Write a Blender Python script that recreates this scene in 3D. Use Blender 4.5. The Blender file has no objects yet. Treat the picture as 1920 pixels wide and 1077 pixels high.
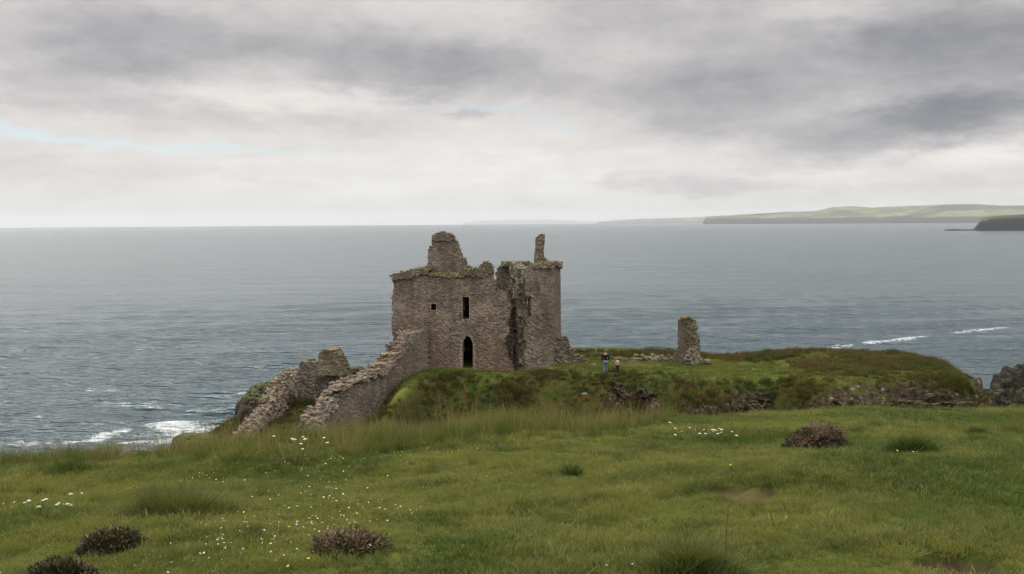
import bpy, bmesh, math, random
import numpy as np
from mathutils import Vector, Matrix

random.seed(7)
R = math.radians
sc = bpy.context.scene
COL = sc.collection

# ------------------------------------------------------------------ camera
CZ = 42.0                       # eye height above the sea
FPX = 1867.0                    # focal length in photo pixels (35 mm lens)
PITCH = math.atan((538.5 - 417.5) / FPX)
ROLL = 0.0065
cam_d = bpy.data.cameras.new("camera")
cam_d.sensor_width = 36.0
cam_d.lens = FPX / 1920 * 36.0
cam_d.clip_start = 0.1
cam_d.clip_end = 90000
cam = bpy.data.objects.new("camera", cam_d)
COL.objects.link(cam)
_f = Vector((0, math.cos(PITCH), -math.sin(PITCH)))
_u0 = Vector((0, math.sin(PITCH), math.cos(PITCH)))
_r0 = Vector((1, 0, 0))
_rt = _r0 * math.cos(ROLL) - _u0 * math.sin(ROLL)
_up = _u0 * math.cos(ROLL) + _r0 * math.sin(ROLL)
cam.matrix_world = Matrix(((_rt.x, _up.x, -_f.x, 0), (_rt.y, _up.y, -_f.y, 0), (_rt.z, _up.z, -_f.z, CZ), (0, 0, 0, 1)))
sc.camera = cam

def ray(px, py):
    """slopes (x/y, z/y) of the line of sight through a photo pixel"""
    d = _f + _rt * ((px - 960) / FPX) - _up * ((py - 538.5) / FPX)
    return d.x / d.y, d.z / d.y

def at(px, py, Y):
    s, t = ray(px, py)
    return (s * Y, Y, CZ + t * Y)

# ------------------------------------------------------------------ colour management, sampling
sc.view_settings.view_transform = 'Standard'
sc.view_settings.look = 'None'
sc.view_settings.exposure = 0.0
sc.view_settings.gamma = 1.0
sc.render.engine = 'CYCLES'
sc.cycles.use_denoising = True
sc.cycles.denoising_prefilter = 'ACCURATE'
sc.cycles.sample_clamp_direct = 4.0
sc.cycles.sample_clamp_indirect = 2.5
sc.cycles.pixel_filter_type = 'BLACKMAN_HARRIS'
sc.cycles.filter_width = 1.4
sc.cycles.max_bounces = 6
sc.cycles.diffuse_bounces = 3
sc.cycles.glossy_bounces = 3
sc.cycles.transmission_bounces = 2
sc.cycles.volume_bounces = 0
sc.cycles.transparent_max_bounces = 4

# ------------------------------------------------------------------ node helpers
class NT:
    def __init__(s, tree):
        s.t = tree; s.n = tree.nodes; s.l = tree.links
    def new(s, typ, **kw):
        n = s.n.new(typ)
        for k, v in kw.items(): setattr(n, k, v)
        return n
    def set(s, sock, v):
        if isinstance(v, bpy.types.NodeSocket): s.l.new(v, sock)
        else:
            try: sock.default_value = v
            except Exception: sock.default_value = (v[0], v[1], v[2], 1.0) if hasattr(v, '__len__') else v
    def m(s, op, a, b=None, c=None, clamp=False):
        n = s.new('ShaderNodeMath', operation=op); n.use_clamp = clamp
        s.set(n.inputs[0], a)
        if b is not None: s.set(n.inputs[1], b)
        if c is not None: s.set(n.inputs[2], c)
        return n.outputs[0]
    def vm(s, op, a, b=None):
        n = s.new('ShaderNodeVectorMath', operation=op)
        s.set(n.inputs[0], a)
        if b is not None: s.set(n.inputs[1], b)
        return n.outputs[0]
    def noise(s, vec, scale, detail=3, rough=0.55, dist=0.0, out=0):
        n = s.new('ShaderNodeTexNoise')
        if vec is not None: s.set(n.inputs['Vector'], vec)
        n.inputs['Scale'].default_value = scale; n.inputs['Detail'].default_value = detail
        n.inputs['Roughness'].default_value = rough; n.inputs['Distortion'].default_value = dist
        return n.outputs[out]
    def mapr(s, v, a, b, c=0.0, d=1.0, smooth=True):
        n = s.new('ShaderNodeMapRange'); n.interpolation_type = 'SMOOTHSTEP' if smooth else 'LINEAR'
        s.set(n.inputs[0], v); n.inputs[1].default_value = a; n.inputs[2].default_value = b
        n.inputs[3].default_value = c; n.inputs[4].default_value = d
        return n.outputs[0]
    def mix(s, f, a, b, typ='MIX'):
        n = s.new('ShaderNodeMix', data_type='RGBA', blend_type=typ)
        s.set(n.inputs[0], f); s.set(n.inputs[6], a if isinstance(a, bpy.types.NodeSocket) else (*a, 1.0))
        s.set(n.inputs[7], b if isinstance(b, bpy.types.NodeSocket) else (*b, 1.0))
        return n.outputs[2]
    def scale(s, vec, xyz):
        return s.vm('MULTIPLY', vec, xyz)
    def attr(s, name, out='Fac'):
        n = s.new('ShaderNodeAttribute'); n.attribute_name = name
        return n.outputs[out]

# ------------------------------------------------------------------ world: overcast sky
world = bpy.data.worlds.new("World"); sc.world = world; world.use_nodes = True
SUN_EL, SUN_AZ = R(38), R(-32)        # behind the cloud, ahead and to the left
W = NT(world.node_tree); W.n.clear()
sky = W.new('ShaderNodeTexSky', sky_type='NISHITA'); sky.sun_disc = False
sky.sun_elevation = SUN_EL; sky.sun_rotation = SUN_AZ; sky.air_density = 1.0; sky.dust_density = 0.3; sky.ozone_density = 2.0; sky.altitude = 40
bg_sky = W.new('ShaderNodeBackground'); W.l.new(sky.outputs[0], bg_sky.inputs[0]); bg_sky.inputs[1].default_value = 0.05
tc = W.new('ShaderNodeTexCoord'); D = tc.outputs['Generated']
sep = W.new('ShaderNodeSeparateXYZ'); W.l.new(D, sep.inputs[0])
dx, dy, dz = sep.outputs
az = W.m('ARCTAN2', dx, dy)
el = W.m('ARCSINE', dz)
# cloud deck coordinates: the direction carried up to a plane, so clouds flatten towards the horizon
zz = W.m('ADD', W.m('MAXIMUM', dz, 0.0), 0.055)
deck = W.new('ShaderNodeCombineXYZ'); W.set(deck.inputs[0], W.m('DIVIDE', dx, zz)); W.set(deck.inputs[1], W.m('DIVIDE', dy, zz)); deck.inputs[2].default_value = 3.3
deck = deck.outputs[0]
ang = W.new('ShaderNodeCombineXYZ'); W.set(ang.inputs[0], az); W.set(ang.inputs[1], W.m('MULTIPLY', el, 2.6)); ang.inputs[2].default_value = 1.7
ang = ang.outputs[0]
w1 = W.noise(ang, 7.0, 4, 0.6); w2 = W.noise(W.vm('ADD', ang, (7.3, 2.1, 5.0)), 7.0, 4, 0.6)
w3 = W.noise(ang, 26.0, 4, 0.6); w4 = W.noise(W.vm('ADD', ang, (3.3, 9.1, 5.0)), 26.0, 4, 0.6)
wa = W.m('ADD', az, W.m('ADD', W.m('MULTIPLY', W.m('SUBTRACT', w1, 0.5), 0.12), W.m('MULTIPLY', W.m('SUBTRACT', w3, 0.5), 0.075)))
we = W.m('ADD', el, W.m('ADD', W.m('MULTIPLY', W.m('SUBTRACT', w2, 0.5), 0.034), W.m('MULTIPLY', W.m('SUBTRACT', w4, 0.5), 0.030)))
def azel(px, py):
    a = math.atan((px - 960) / FPX)
    return a, math.atan((417.5 - 0.0065 * (px - 960) - py) / FPX * math.cos(a))
def blob(px, py, rx, ry, slant=0.0, power=1.0):
    a0, e0 = azel(px, py)
    A = W.m('SUBTRACT', wa, a0); E = W.m('SUBTRACT', we, e0)
    if slant: E = W.m('SUBTRACT', E, W.m('MULTIPLY', A, slant))
    A = W.m('DIVIDE', A, rx / FPX); E = W.m('DIVIDE', E, ry / FPX)
    q = W.m('ADD', W.m('MULTIPLY', A, A), W.m('MULTIPLY', E, E))
    if power != 1.0: q = W.m('POWER', q, power)
    return W.m('EXPONENT', W.m('MULTIPLY', q, -1.0))
SKY_BLOBS = [  # px, py, rx, ry, slant, power, amount (negative darkens)
    (200, 70, 230, 58, 0.0, 1.5, -0.25),
    (40, 45, 90, 60, 0.0, 1.0, 0.10),
    (740, 125, 290, 62, -0.06, 1.5, -0.19),
    (900, 140, 200, 60, -0.05, 1.2, -0.10),
    (560, 60, 200, 50, 0, 1.0, -0.08),
    (900, 20, 150, 40, 0.0, 1.0, 0.06),
    (1180, 20, 200, 45, 0, 1.2, -0.16),
    (1330, 185, 230, 60, -0.05, 1.4, -0.27),
    (1450, 90, 260, 60, 0.0, 1.2, -0.14),
    (1780, 90, 230, 85, 0.0, 1.6, -0.32),
    (1640, 250, 210, 45, 0.16, 1.8, -0.30),
    (1850, 220, 160, 50, 0.0, 1.5, -0.22),
    (1310, 250, 160, 28, 0.0, 1.4, -0.14),
    (1330, 345, 160, 20, 0.0, 1.8, -0.20),
    (1170, 335, 40, 16, 0.0, 1.5, -0.14),
    (1750, 345, 220, 20, 0.0, 1.2, -0.10),
    (200, 150, 160, 30, 0.0, 1.6, -0.16),
    (890, 222, 45, 14, 0.0, 1.6, -0.16),
    (430, 225, 330, 22, -0.03, 1.6, -0.10),
    (80, 190, 130, 22, 0.0, 1.4, -0.08),
    (300, 325, 420, 20, 0.0, 1.4, -0.07),
    (1080, 275, 120, 14, 0.0, 1.4, -0.07),
    (560, 190, 120, 22, 0.0, 1.2, 0.12),
    (770, 190, 150, 14, 0.0, 1.2, 0.10),
    (360, 170, 120, 20, 0.0, 1.2, 0.14),
    (800, 340, 420, 60, 0.0, 1.2, 0.10),
    (1850, 285, 120, 18, 0.0, 1.3, 0.12),
    (1480, 330, 160, 14, 0.0, 1.3, 0.08),
    (1540, 30, 70, 70, 0.0, 1.0, 0.05),
]
acc = W.m('ADD', 0.60, 0.0)
for (px, py, rx, ry, sl, pw, am) in SKY_BLOBS:
    acc = W.m('MULTIPLY_ADD', blob(px, py, rx, ry, sl, pw), am, acc)
# brighter towards the horizon
acc = W.m('ADD', acc, W.mapr(el, 0.0, 0.17, 0.21, 0.0))
# uneven deck
n1 = W.noise(deck, 0.42, 6, 0.58, 0.4); n2 = W.noise(ang, 9.0, 6, 0.6, 0.5); n3 = W.noise(W.scale(deck, (0.6, 1.0, 1.0)), 1.7, 5, 0.6, 0.2)
acc = W.m('ADD', acc, W.m('MULTIPLY', W.m('SUBTRACT', n1, 0.5), 0.20))
acc = W.m('ADD', acc, W.m('MULTIPLY', W.m('SUBTRACT', n2, 0.5), 0.22))
acc = W.m('ADD', acc, W.m('MULTIPLY', W.m('SUBTRACT', n3, 0.5), 0.08))
n4 = W.noise(W.scale(ang, (1.0, 0.8, 1.0)), 24.0, 7, 0.66, 0.3)
acc = W.m('ADD', acc, W.m('MULTIPLY', W.m('SUBTRACT', n4, 0.5), 0.22))
# extra sky brightness high overhead (out of the picture), added to light the ground
acc = W.m('ADD', acc, W.m('MULTIPLY', W.mapr(el, 0.26, 0.9), 2.3))
acc = W.m('MAXIMUM', acc, 0.12)
ramp = W.new('ShaderNodeValToRGB'); W.set(ramp.inputs[0], acc)
cr = ramp.color_ramp; cr.elements[0].position = 0.0; cr.elements[0].color = (0.12, 0.135, 0.165, 1)
cr.elements[1].position = 1.0; cr.elements[1].color = (0.98, 0.97, 0.93, 1)
for p, c in ((0.25, (0.285, 0.290, 0.315)), (0.45, (0.485, 0.470, 0.480)), (0.62, (0.675, 0.645, 0.635)), (0.8, (0.84, 0.81, 0.77))):
    e = cr.elements.new(p); e.color = (*c, 1)
over = W.m('MAXIMUM', acc, 1.0)
ccol = W.vm('MULTIPLY', ramp.outputs[0], (1, 1, 1)); 
vs = W.new('ShaderNodeVectorMath', operation='SCALE'); W.set(vs.inputs[0], ccol); W.set(vs.inputs[3], over)
bg_cl = W.new('ShaderNodeBackground'); W.l.new(vs.outputs[0], bg_cl.inputs[0]); bg_cl.inputs[1].default_value = 1.0
# rifts where the blue shows
rift = W.m('ADD', blob(120, 258, 190, 9, -0.10, 1.4), blob(430, 280, 170, 7, -0.03, 1.4))
rift = W.m('ADD', rift, W.m('MULTIPLY', blob(930, 212, 90, 8, -0.1, 1.3), 0.5), clamp=True)
rift = W.m('ADD', rift, W.m('MULTIPLY', blob(1030, 243, 60, 8, 0, 1.3), 0.5), clamp=True)
msh = W.new('ShaderNodeMixShader'); W.set(msh.inputs[0], W.m('MULTIPLY', rift, 0.7)); W.l.new(bg_cl.outputs[0], msh.inputs[1]); 
# sky seen through thin cloud
add = W.new('ShaderNodeAddShader'); bgw = W.new('ShaderNodeBackground'); bgw.inputs[0].default_value = (0.66, 0.78, 0.86, 1); bgw.inputs[1].default_value = 0.42
W.l.new(bg_sky.outputs[0], add.inputs[0]); W.l.new(bgw.outputs[0], add.inputs[1]); W.l.new(add.outputs[0], msh.inputs[2])
wo = W.new('ShaderNodeOutputWorld'); W.l.new(msh.outputs[0], wo.inputs[0])
world.cycles.sampling_method = 'MANUAL'; world.cycles.sample_map_resolution = 1024

# ------------------------------------------------------------------ sun (veiled)
sd = bpy.data.lights.new("sun", 'SUN'); sd.energy = 1.3; sd.angle = R(18); sd.color = (1.0, 0.95, 0.87)
sun = bpy.data.objects.new("sun", sd); COL.objects.link(sun)
_sv = Vector((math.sin(SUN_AZ) * math.cos(SUN_EL), math.cos(SUN_AZ) * math.cos(SUN_EL), math.sin(SUN_EL)))
sun.rotation_euler = _sv.to_track_quat('Z', 'Y').to_euler()

# ------------------------------------------------------------------ numpy noise
def _h(ix, iy, iz, seed):
    n = (ix.astype(np.int64) * 374761393 + iy.astype(np.int64) * 668265263 + iz.astype(np.int64) * 2147483647 % 1274126177 + iz.astype(np.int64) * 1274126177 + seed * 974711) & 0xffffffff
    n = ((n ^ (n >> 13)) * 1103515245) & 0xffffffff
    n = ((n ^ (n >> 16)) * 2654435769) & 0xffffffff
    return ((n ^ (n >> 15)) & 0xffffff) / float(0xffffff)
def vnoise(x, y, z=None, seed=0):
    x = np.asarray(x, float); y = np.asarray(y, float)
    z = np.zeros_like(x) + 0.37 if z is None else np.asarray(z, float)
    x, y, z = np.broadcast_arrays(x, y, z)
    ix, iy, iz = np.floor(x), np.floor(y), np.floor(z)
    fx, fy, fz = x - ix, y - iy, z - iz
    fx, fy, fz = [f * f * f * (f * (f * 6 - 15) + 10) for f in (fx, fy, fz)]
    r = 0
    for a in (0, 1):
        for b in (0, 1):
            for c in (0, 1):
                r = r + _h(ix + a, iy + b, iz + c, seed) * (fx if a else 1 - fx) * (fy if b else 1 - fy) * (fz if c else 1 - fz)
    return r * 2 - 1
def fbm(x, y, z=None, oct=4, gain=0.5, seed=0):
    s = 0; a = 1.0; t = 0; f = 1.0
    for o in range(oct):
        s = s + a * vnoise(np.asarray(x) * f + o * 17.3, np.asarray(y) * f + o * 5.1, None if z is None else np.asarray(z) * f, seed + o)
        t += a; a *= gain; f *= 2.03
    return s / t
def sstep(a, b, x):
    t = np.clip((x - a) / (b - a), 0, 1); return t * t * (3 - 2 * t)

# ------------------------------------------------------------------ object helpers
def tag(o, label=None, cat=None, group=None, kind=None):
    if label: o['label'] = label
    if cat: o['category'] = cat
    if group: o['group'] = group
    if kind: o['kind'] = kind
    return o
def link(o, parent=None):
    COL.objects.link(o)
    if parent is not None:
        o.parent = parent
        o.matrix_parent_inverse = Matrix.Translation(-Vector(parent.location))
    return o
def empty(name, loc):
    o = bpy.data.objects.new(name, None); o.location = loc; COL.objects.link(o); o.empty_display_size = 0.3
    return o
def mesh_np(name, V, F, mat, parent=None, smooth=False, attrs=None, fattrs=None, do_link=True):
    V = np.asarray(V, np.float32); F = np.asarray(F, np.int32)
    me = bpy.data.meshes.new(name)
    k = F.shape[1]
    me.vertices.add(len(V)); me.vertices.foreach_set('co', V.ravel())
    me.loops.add(F.size); me.loops.foreach_set('vertex_index', F.ravel())
    me.polygons.add(len(F)); me.polygons.foreach_set('loop_start', np.arange(0, F.size, k, dtype=np.int32))
    me.polygons.foreach_set('use_smooth', np.full(len(F), smooth))
    for n, a in (attrs or {}).items():
        a = np.asarray(a, np.float32)
        at_ = me.attributes.new(n, 'FLOAT', 'POINT'); at_.data.foreach_set('value', a)
    for n, a in (fattrs or {}).items():
        at_ = me.attributes.new(n, 'FLOAT', 'FACE'); at_.data.foreach_set('value', np.asarray(a, np.float32))
    me.update(calc_edges=True)
    me.materials.append(mat)
    o = bpy.data.objects.new(name, me)
    if do_link: link(o, parent)
    return o
def grid_faces(nu, nv):
    i = np.arange(nu * nv).reshape(nu, nv)
    return np.stack([i[:-1, :-1], i[1:, :-1], i[1:, 1:], i[:-1, 1:]], -1).reshape(-1, 4)

# ------------------------------------------------------------------ materials
def mat(name):
    m = bpy.data.materials.new(name); m.use_nodes = True
    t = NT(m.node_tree); b = t.n['Principled BSDF']
    b.inputs['Roughness'].default_value = 0.9
    b.inputs['Specular IOR Level'].default_value = 0.2
    return m, t, b
def plain(name, c, rough=0.85, var=0.15, scale=3.0):
    m, t, b = mat(name)
    g = t.new('ShaderNodeNewGeometry').outputs['Position']
    n = t.noise(g, scale, 3)
    lo = tuple(v * (1 - var) for v in c); hi = tuple(min(1, v * (1 + var)) for v in c)
    t.set(b.inputs['Base Color'], t.mix(n, lo, hi)); b.inputs['Roughness'].default_value = rough
    return m
def bump(t, b, h, strength, dist=0.05, prev=None):
    n = t.new('ShaderNodeBump'); n.inputs['Strength'].default_value = strength; n.inputs['Distance'].default_value = dist
    t.set(n.inputs['Height'], h)
    if prev is not None: t.l.new(prev, n.inputs['Normal'])
    t.l.new(n.outputs[0], b.inputs['Normal']); return n.outputs[0]

def leafy(name, cols, dry, nscale=0.5, tr=0.35, hgt=True):
    """grass and leaves: colour by place, by tuft and along the blade"""
    m, t, b = mat(name)
    g = t.new('ShaderNodeNewGeometry').outputs['Position']
    oi = t.new('ShaderNodeObjectInfo').outputs['Random']
    n = t.noise(g, nscale, 3, 0.6)
    n2 = t.noise(g, nscale * 5, 3, 0.6)
    a = t.mix(t.mapr(n, 0.40, 0.60), cols[0], cols[1])
    a = t.mix(t.mapr(n2, 0.45, 0.75), a, cols[2])
    r = t.m('MULTIPLY', t.m('POWER', oi, 3.0), 0.7)
    if hgt:
        h = t.attr('h'); r = t.m('MULTIPLY', r, t.m('ADD', t.m('MULTIPLY', h, 0.9), 0.15))
        r = t.m('ADD', r, t.m('MULTIPLY', t.attr('rnd'), 0.25), clamp=True)
    a = t.mix(r, a, dry)
    t.set(b.inputs['Base Color'], a)
    b.inputs['Roughness'].default_value = 0.65
    tl = t.new('ShaderNodeBsdfTranslucent'); t.set(tl.inputs[0], t.vm('MULTIPLY', a, (1.1, 1.15, 0.7)))
    mx = t.new('ShaderNodeMixShader'); mx.inputs[0].default_value = tr
    t.l.new(b.outputs[0], mx.inputs[1]); t.l.new(tl.outputs[0], mx.inputs[2])
    t.l.new(mx.outputs[0], t.n['Material Output'].inputs[0])
    return m
M = {}
M['lawn'] = leafy('lawn_grass', [(0.034, 0.078, 0.011), (0.152, 0.166, 0.038), (0.021, 0.054, 0.008)], (0.25, 0.215, 0.08), 0.36)  # dark and bright patches: grass species, plus soft cloud shading put into the colour
M['headturf'] = leafy('headland_blades', [(0.066, 0.104, 0.015), (0.130, 0.132, 0.030), (0.044, 0.076, 0.011)], (0.19, 0.16, 0.06), 0.25)
M['rough'] = leafy('rough_grass', [(0.032, 0.074, 0.011), (0.098, 0.118, 0.027), (0.018, 0.045, 0.008)], (0.23, 0.155, 0.055), 1.0)
M['bankgrass'] = leafy('bank_grass', [(0.028, 0.056, 0.010), (0.078, 0.062, 0.018), (0.014, 0.031, 0.006)], (0.16, 0.095, 0.036), 0.3)
M['tussock'] = leafy('tussock_grass', [(0.036, 0.068, 0.016), (0.065, 0.092, 0.024), (0.022, 0.044, 0.011)], (0.15, 0.14, 0.05), 1.4)
M['heath'] = leafy('heather_leaf', [(0.040, 0.045, 0.020), (0.075, 0.065, 0.032), (0.022, 0.030, 0.012)], (0.12, 0.085, 0.05), 2.0, 0.15)
M['mauve'] = leafy('heather_bloom', [(0.20, 0.125, 0.115), (0.15, 0.10, 0.075), (0.25, 0.165, 0.155)], (0.24, 0.16, 0.10), 3.0, 0.2)
M['white_petal'] = plain('white_petal', (0.40, 0.38, 0.30), 0.7, 0.25, 20)
M['yellow_petal'] = plain('yellow_petal', (0.48, 0.36, 0.04), 0.7, 0.15, 20)
M['stem'] = plain('plant_stem', (0.11, 0.13, 0.05), 0.8, 0.3, 8)
M['dock'] = plain('dock_stem', (0.075, 0.045, 0.025), 0.8, 0.3, 8)
M['redstem'] = plain('red_stem', (0.13, 0.05, 0.035), 0.8, 0.3, 8)

def stone_mat(name, base, dark, light, red=None, red_z=None, moss=0.5, cellx=4.4, cellz=6.6, mort=0.55, orange=0.35):
    m, t, b = mat(name)
    g = t.new('ShaderNodeNewGeometry'); P = g.outputs['Position']
    wv = t.new('ShaderNodeTexNoise'); t.set(wv.inputs['Vector'], P); wv.inputs['Scale'].default_value = 2.5; wv.inputs['Detail'].default_value = 2
    PW = t.vm('ADD', P, t.vm('MULTIPLY', t.vm('SUBTRACT', wv.outputs['Color'], (0.5, 0.5, 0.5)), (0.45, 0.45, 0.20)))
    Q = t.scale(PW, (cellx, cellx, cellz))
    v = t.new('ShaderNodeTexVoronoi'); t.set(v.inputs['Vector'], Q); v.inputs['Scale'].default_value = 1.0
    ve = t.new('ShaderNodeTexVoronoi', feature='DISTANCE_TO_EDGE'); t.set(ve.inputs['Vector'], Q); ve.inputs['Scale'].default_value = 1.0
    sx = t.new('ShaderNodeSeparateColor'); t.l.new(v.outputs['Color'], sx.inputs[0])
    c = t.mix(t.mapr(sx.outputs[0], 0.15, 0.95), dark, light)
    c = t.mix(0.42, c, base)
    st = t.noise(t.scale(P, (0.9, 0.9, 0.22)), 1.3, 5, 0.6)         # weather streaks
    c = t.mix(t.mapr(st, 0.42, 0.66, 0.0, 0.75), c, dark)
    bl = t.noise(P, 0.55, 5, 0.65)
    c = t.mix(t.mapr(bl, 0.48, 0.62, 0.0, 0.7), c, light)
    c = t.mix(t.mapr(t.noise(t.vm('ADD', P, (31, 7, 3)), 0.4, 5, 0.65), 0.52, 0.66, 0.0, 0.6), c, dark)
    c = t.mix(t.mapr(t.noise(P, 6.0, 4, 0.7), 0.62, 0.72, 0.0, 0.55), c, tuple(min(1, v_ * 1.5) for v_ in light))
    if red is not None:
        sz = t.new('ShaderNodeSeparateXYZ'); t.l.new(P, sz.inputs[0])
        rn = t.noise(P, 0.9, 4, 0.6)
        rf = t.m('MULTIPLY', t.mapr(t.m('ADD', sz.outputs[2], t.m('MULTIPLY', t.m('SUBTRACT', rn, 0.5), 9.0)), red_z - 0.6, red_z + 2.4, 1.0, 0.0), t.mapr(sx.outputs[1], 0.25, 0.6, 0.05, 0.8))
        c = t.mix(rf, c, red)
    mo = t.mapr(ve.outputs[0], 0.02, 0.10, mort, 0.0)
    c = t.mix(mo, c, tuple(x * 0.42 for x in base))
    if moss:
        nz = t.new('ShaderNodeSeparateXYZ'); t.l.new(g.outputs['Normal'], nz.inputs[0])
        mn = t.noise(P, 1.8, 4, 0.65)
        mf = t.m('MULTIPLY', t.mapr(t.m('ADD', nz.outputs[2], t.m('MULTIPLY', mn, 0.9)), 0.65, 1.2), moss)
        mc = t.mix(t.mapr(t.noise(P, 3.0, 3), 0.45, 0.62, 0, orange * 2), (0.09, 0.095, 0.035), (0.24, 0.155, 0.05))
        c = t.mix(mf, c, mc)
    t.set(b.inputs['Base Color'], c); b.inputs['Roughness'].default_value = 0.95
    h = t.m('ADD', t.m('MINIMUM', t.m('MULTIPLY', ve.outputs[0], 3.0), 0.6), t.m('MULTIPLY', t.noise(P, 9.0, 4), 0.5))
    bump(t, b, h, 0.9, 0.07)
    return m
M['castle'] = stone_mat('castle_stone', (0.220, 0.172, 0.130), (0.105, 0.082, 0.064), (0.33, 0.265, 0.205), (0.205, 0.112, 0.088), CZ - 9.9)
M['tower'] = stone_mat('tower_stone', (0.188, 0.150, 0.115), (0.100, 0.080, 0.063), (0.29, 0.238, 0.182), None, None)
M['rubble'] = stone_mat('rubble_stone', (0.235, 0.195, 0.155), (0.075, 0.06, 0.05), (0.42, 0.37, 0.31), (0.33, 0.24, 0.21), CZ - 9.0, 0.45, 4.2, 5.5, 0.75)
M['smoothstone'] = stone_mat('ashlar_stone', (0.195, 0.155, 0.12), (0.13, 0.105, 0.085), (0.25, 0.205, 0.16), None, None, 0.4, 5.0, 7.0, 0.3)
M['stump'] = stone_mat('stump_stone', (0.155, 0.125, 0.10), (0.11, 0.09, 0.072), (0.20, 0.165, 0.13), None, None, 0.3, 5.0, 7.0, 0.2)
M['dressed'] = stone_mat('dressed_stone', (0.25, 0.205, 0.165), (0.16, 0.13, 0.10), (0.32, 0.27, 0.22), None, None, 0.1, 2.0, 3.5, 0.3)
M['oldstone'] = stone_mat('lichen_stone', (0.19, 0.155, 0.105), (0.09, 0.075, 0.055), (0.27, 0.225, 0.15), None, None, 0.9, 3.0, 5.0, 0.6, 0.5)
M['lowstone'] = stone_mat('low_wall_stone', (0.17, 0.145, 0.115), (0.07, 0.058, 0.048), (0.33, 0.28, 0.23), None, None, 0.8, 3.6, 4.6, 0.7)
M['blocking_slab'] = stone_mat('blocking_slab_stone', (0.10, 0.08, 0.065), (0.05, 0.04, 0.035), (0.14, 0.115, 0.09), None, None, 0.2)  # for the added light-blocking slabs inside the castle

# terrain (near and promontory share one node set, driven by vertex attributes)
def terrain_mat(name, lawn, lawn2, rough, far):
    m, t, b = mat(name)
    g = t.new('ShaderNodeNewGeometry'); P = g.outputs['Position']
    s = 0.35 if far else 0.9
    n = t.noise(P, s, 5, 0.6); n2 = t.noise(P, s * 6, 4, 0.6); n3 = t.noise(P, 14 if not far else 4, 3, 0.6)
    c = t.mix(t.mapr(n, 0.38, 0.64), lawn, lawn2)
    c = t.mix(t.mapr(n2, 0.5, 0.75, 0, 0.6), c, tuple(x * 0.62 for x in lawn))
    rg = t.mix(t.mapr(n2, 0.35, 0.65), rough[0], rough[1])
    rg = t.mix(t.mapr(t.noise(P, s * 2.3, 4, 0.6), 0.5, 0.68), rg, rough[2])
    c = t.mix(t.attr('rough'), c, rg)
    rk = t.mix(t.mapr(n3, 0.3, 0.7), (0.022, 0.016, 0.011), (0.085, 0.060, 0.044))
    rk = t.mix(t.mapr(t.noise(P, 2.2, 4, 0.7), 0.55, 0.66), rk, (0.24, 0.21, 0.185))
    c = t.mix(t.attr('rock'), c, rk)
    so = t.mix(n3, (0.018, 0.011, 0.007), (0.058, 0.036, 0.022))
    c = t.mix(t.attr('soil'), c, so)
    c = t.mix(t.attr('dry'), c, (0.105, 0.082, 0.036))
    t.set(b.inputs['Base Color'], c)
    h = t.m('ADD', t.noise(P, 3.0 if far else 18, 5, 0.65), t.m('MULTIPLY', t.noise(P, 11 if far else 60, 3), 0.35))
    b.inputs['Specular IOR Level'].default_value = 0.03
    bump(t, b, h, 0.9, 0.16 if far else 0.03)
    return m
M['near'] = terrain_mat('turf', (0.042, 0.075, 0.012), (0.085, 0.095, 0.022), ((0.04, 0.06, 0.014), (0.07, 0.075, 0.02), (0.03, 0.045, 0.012)), False)
M['far'] = terrain_mat('headland_turf', (0.065, 0.095, 0.016), (0.110, 0.115, 0.030), ((0.030, 0.052, 0.010), (0.080, 0.058, 0.020), (0.016, 0.031, 0.007)), True)

# rock
def rock_mat(name, lo, hi, pale, moss=0.8):
    m, t, b = mat(name)
    g = t.new('ShaderNodeNewGeometry'); P = g.outputs['Position']
    c = t.mix(t.mapr(t.noise(P, 2.0, 5, 0.65), 0.35, 0.65), lo, hi)
    c = t.mix(t.mapr(t.noise(P, 3.4, 4, 0.7), 0.6, 0.72), c, pale)
    nz = t.new('ShaderNodeSeparateXYZ'); t.l.new(g.outputs['Normal'], nz.inputs[0])
    mf = t.mapr(t.m('ADD', nz.outputs[2], t.m('MULTIPLY', t.noise(P, 1.6, 4), 0.5)), moss, moss + 0.25)
    c = t.mix(mf, c, t.mix(t.noise(P, 3, 3), (0.045, 0.06, 0.018), (0.10, 0.11, 0.032)))
    t.set(b.inputs['Base Color'], c)
    bump(t, b, t.noise(P, 4.0, 6, 0.7), 1.0, 0.2)
    return m
M['rock'] = rock_mat('dark_rock', (0.030, 0.024, 0.021), (0.085, 0.062, 0.050), (0.17, 0.14, 0.12))
M['bankrock'] = rock_mat('bank_rock_surface', (0.014, 0.011, 0.008), (0.060, 0.041, 0.028), (0.17, 0.135, 0.105), 1.0)
M['crag'] = rock_mat('crag_rock', (0.010, 0.009, 0.007), (0.028, 0.022, 0.016), (0.055, 0.044, 0.034), 1.08)

# ------------------------------------------------------------------ terrain function (z relative to the eye)
def slopes(pts):
    a = [ray(px, py) for px, py in pts]
    return np.array([p[0] for p in a]), np.array([-p[1] for p in a])
SKY_S, SKY_T = slopes([(-400, 905), (0, 884), (200, 872), (350, 850), (450, 838), (600, 842), (800, 826), (950, 815), (1100, 812),
                       (1250, 800), (1400, 791), (1500, 785), (1700, 778), (1920, 773), (2300, 765)])
KY = SKY_T ** 2 / (4 * 1.6)
def h_near0(x, y):
    s = x / np.maximum(y, 4.0)
    k = np.interp(s, SKY_S, KY)
    z = -(1.6 + k * np.maximum(y, 0) ** 2)
    z = z + 0.21 * fbm(x * 0.36, y * 0.5, oct=3, seed=3) * sstep(1.5, 5, np.abs(y) + 0 * x) + 0.022 * fbm(x * 2.1, y * 2.4, oct=3, seed=5)
    return z
def ip(x, pts): return np.interp(x, [p[0] for p in pts], [p[1] for p in pts])
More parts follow.
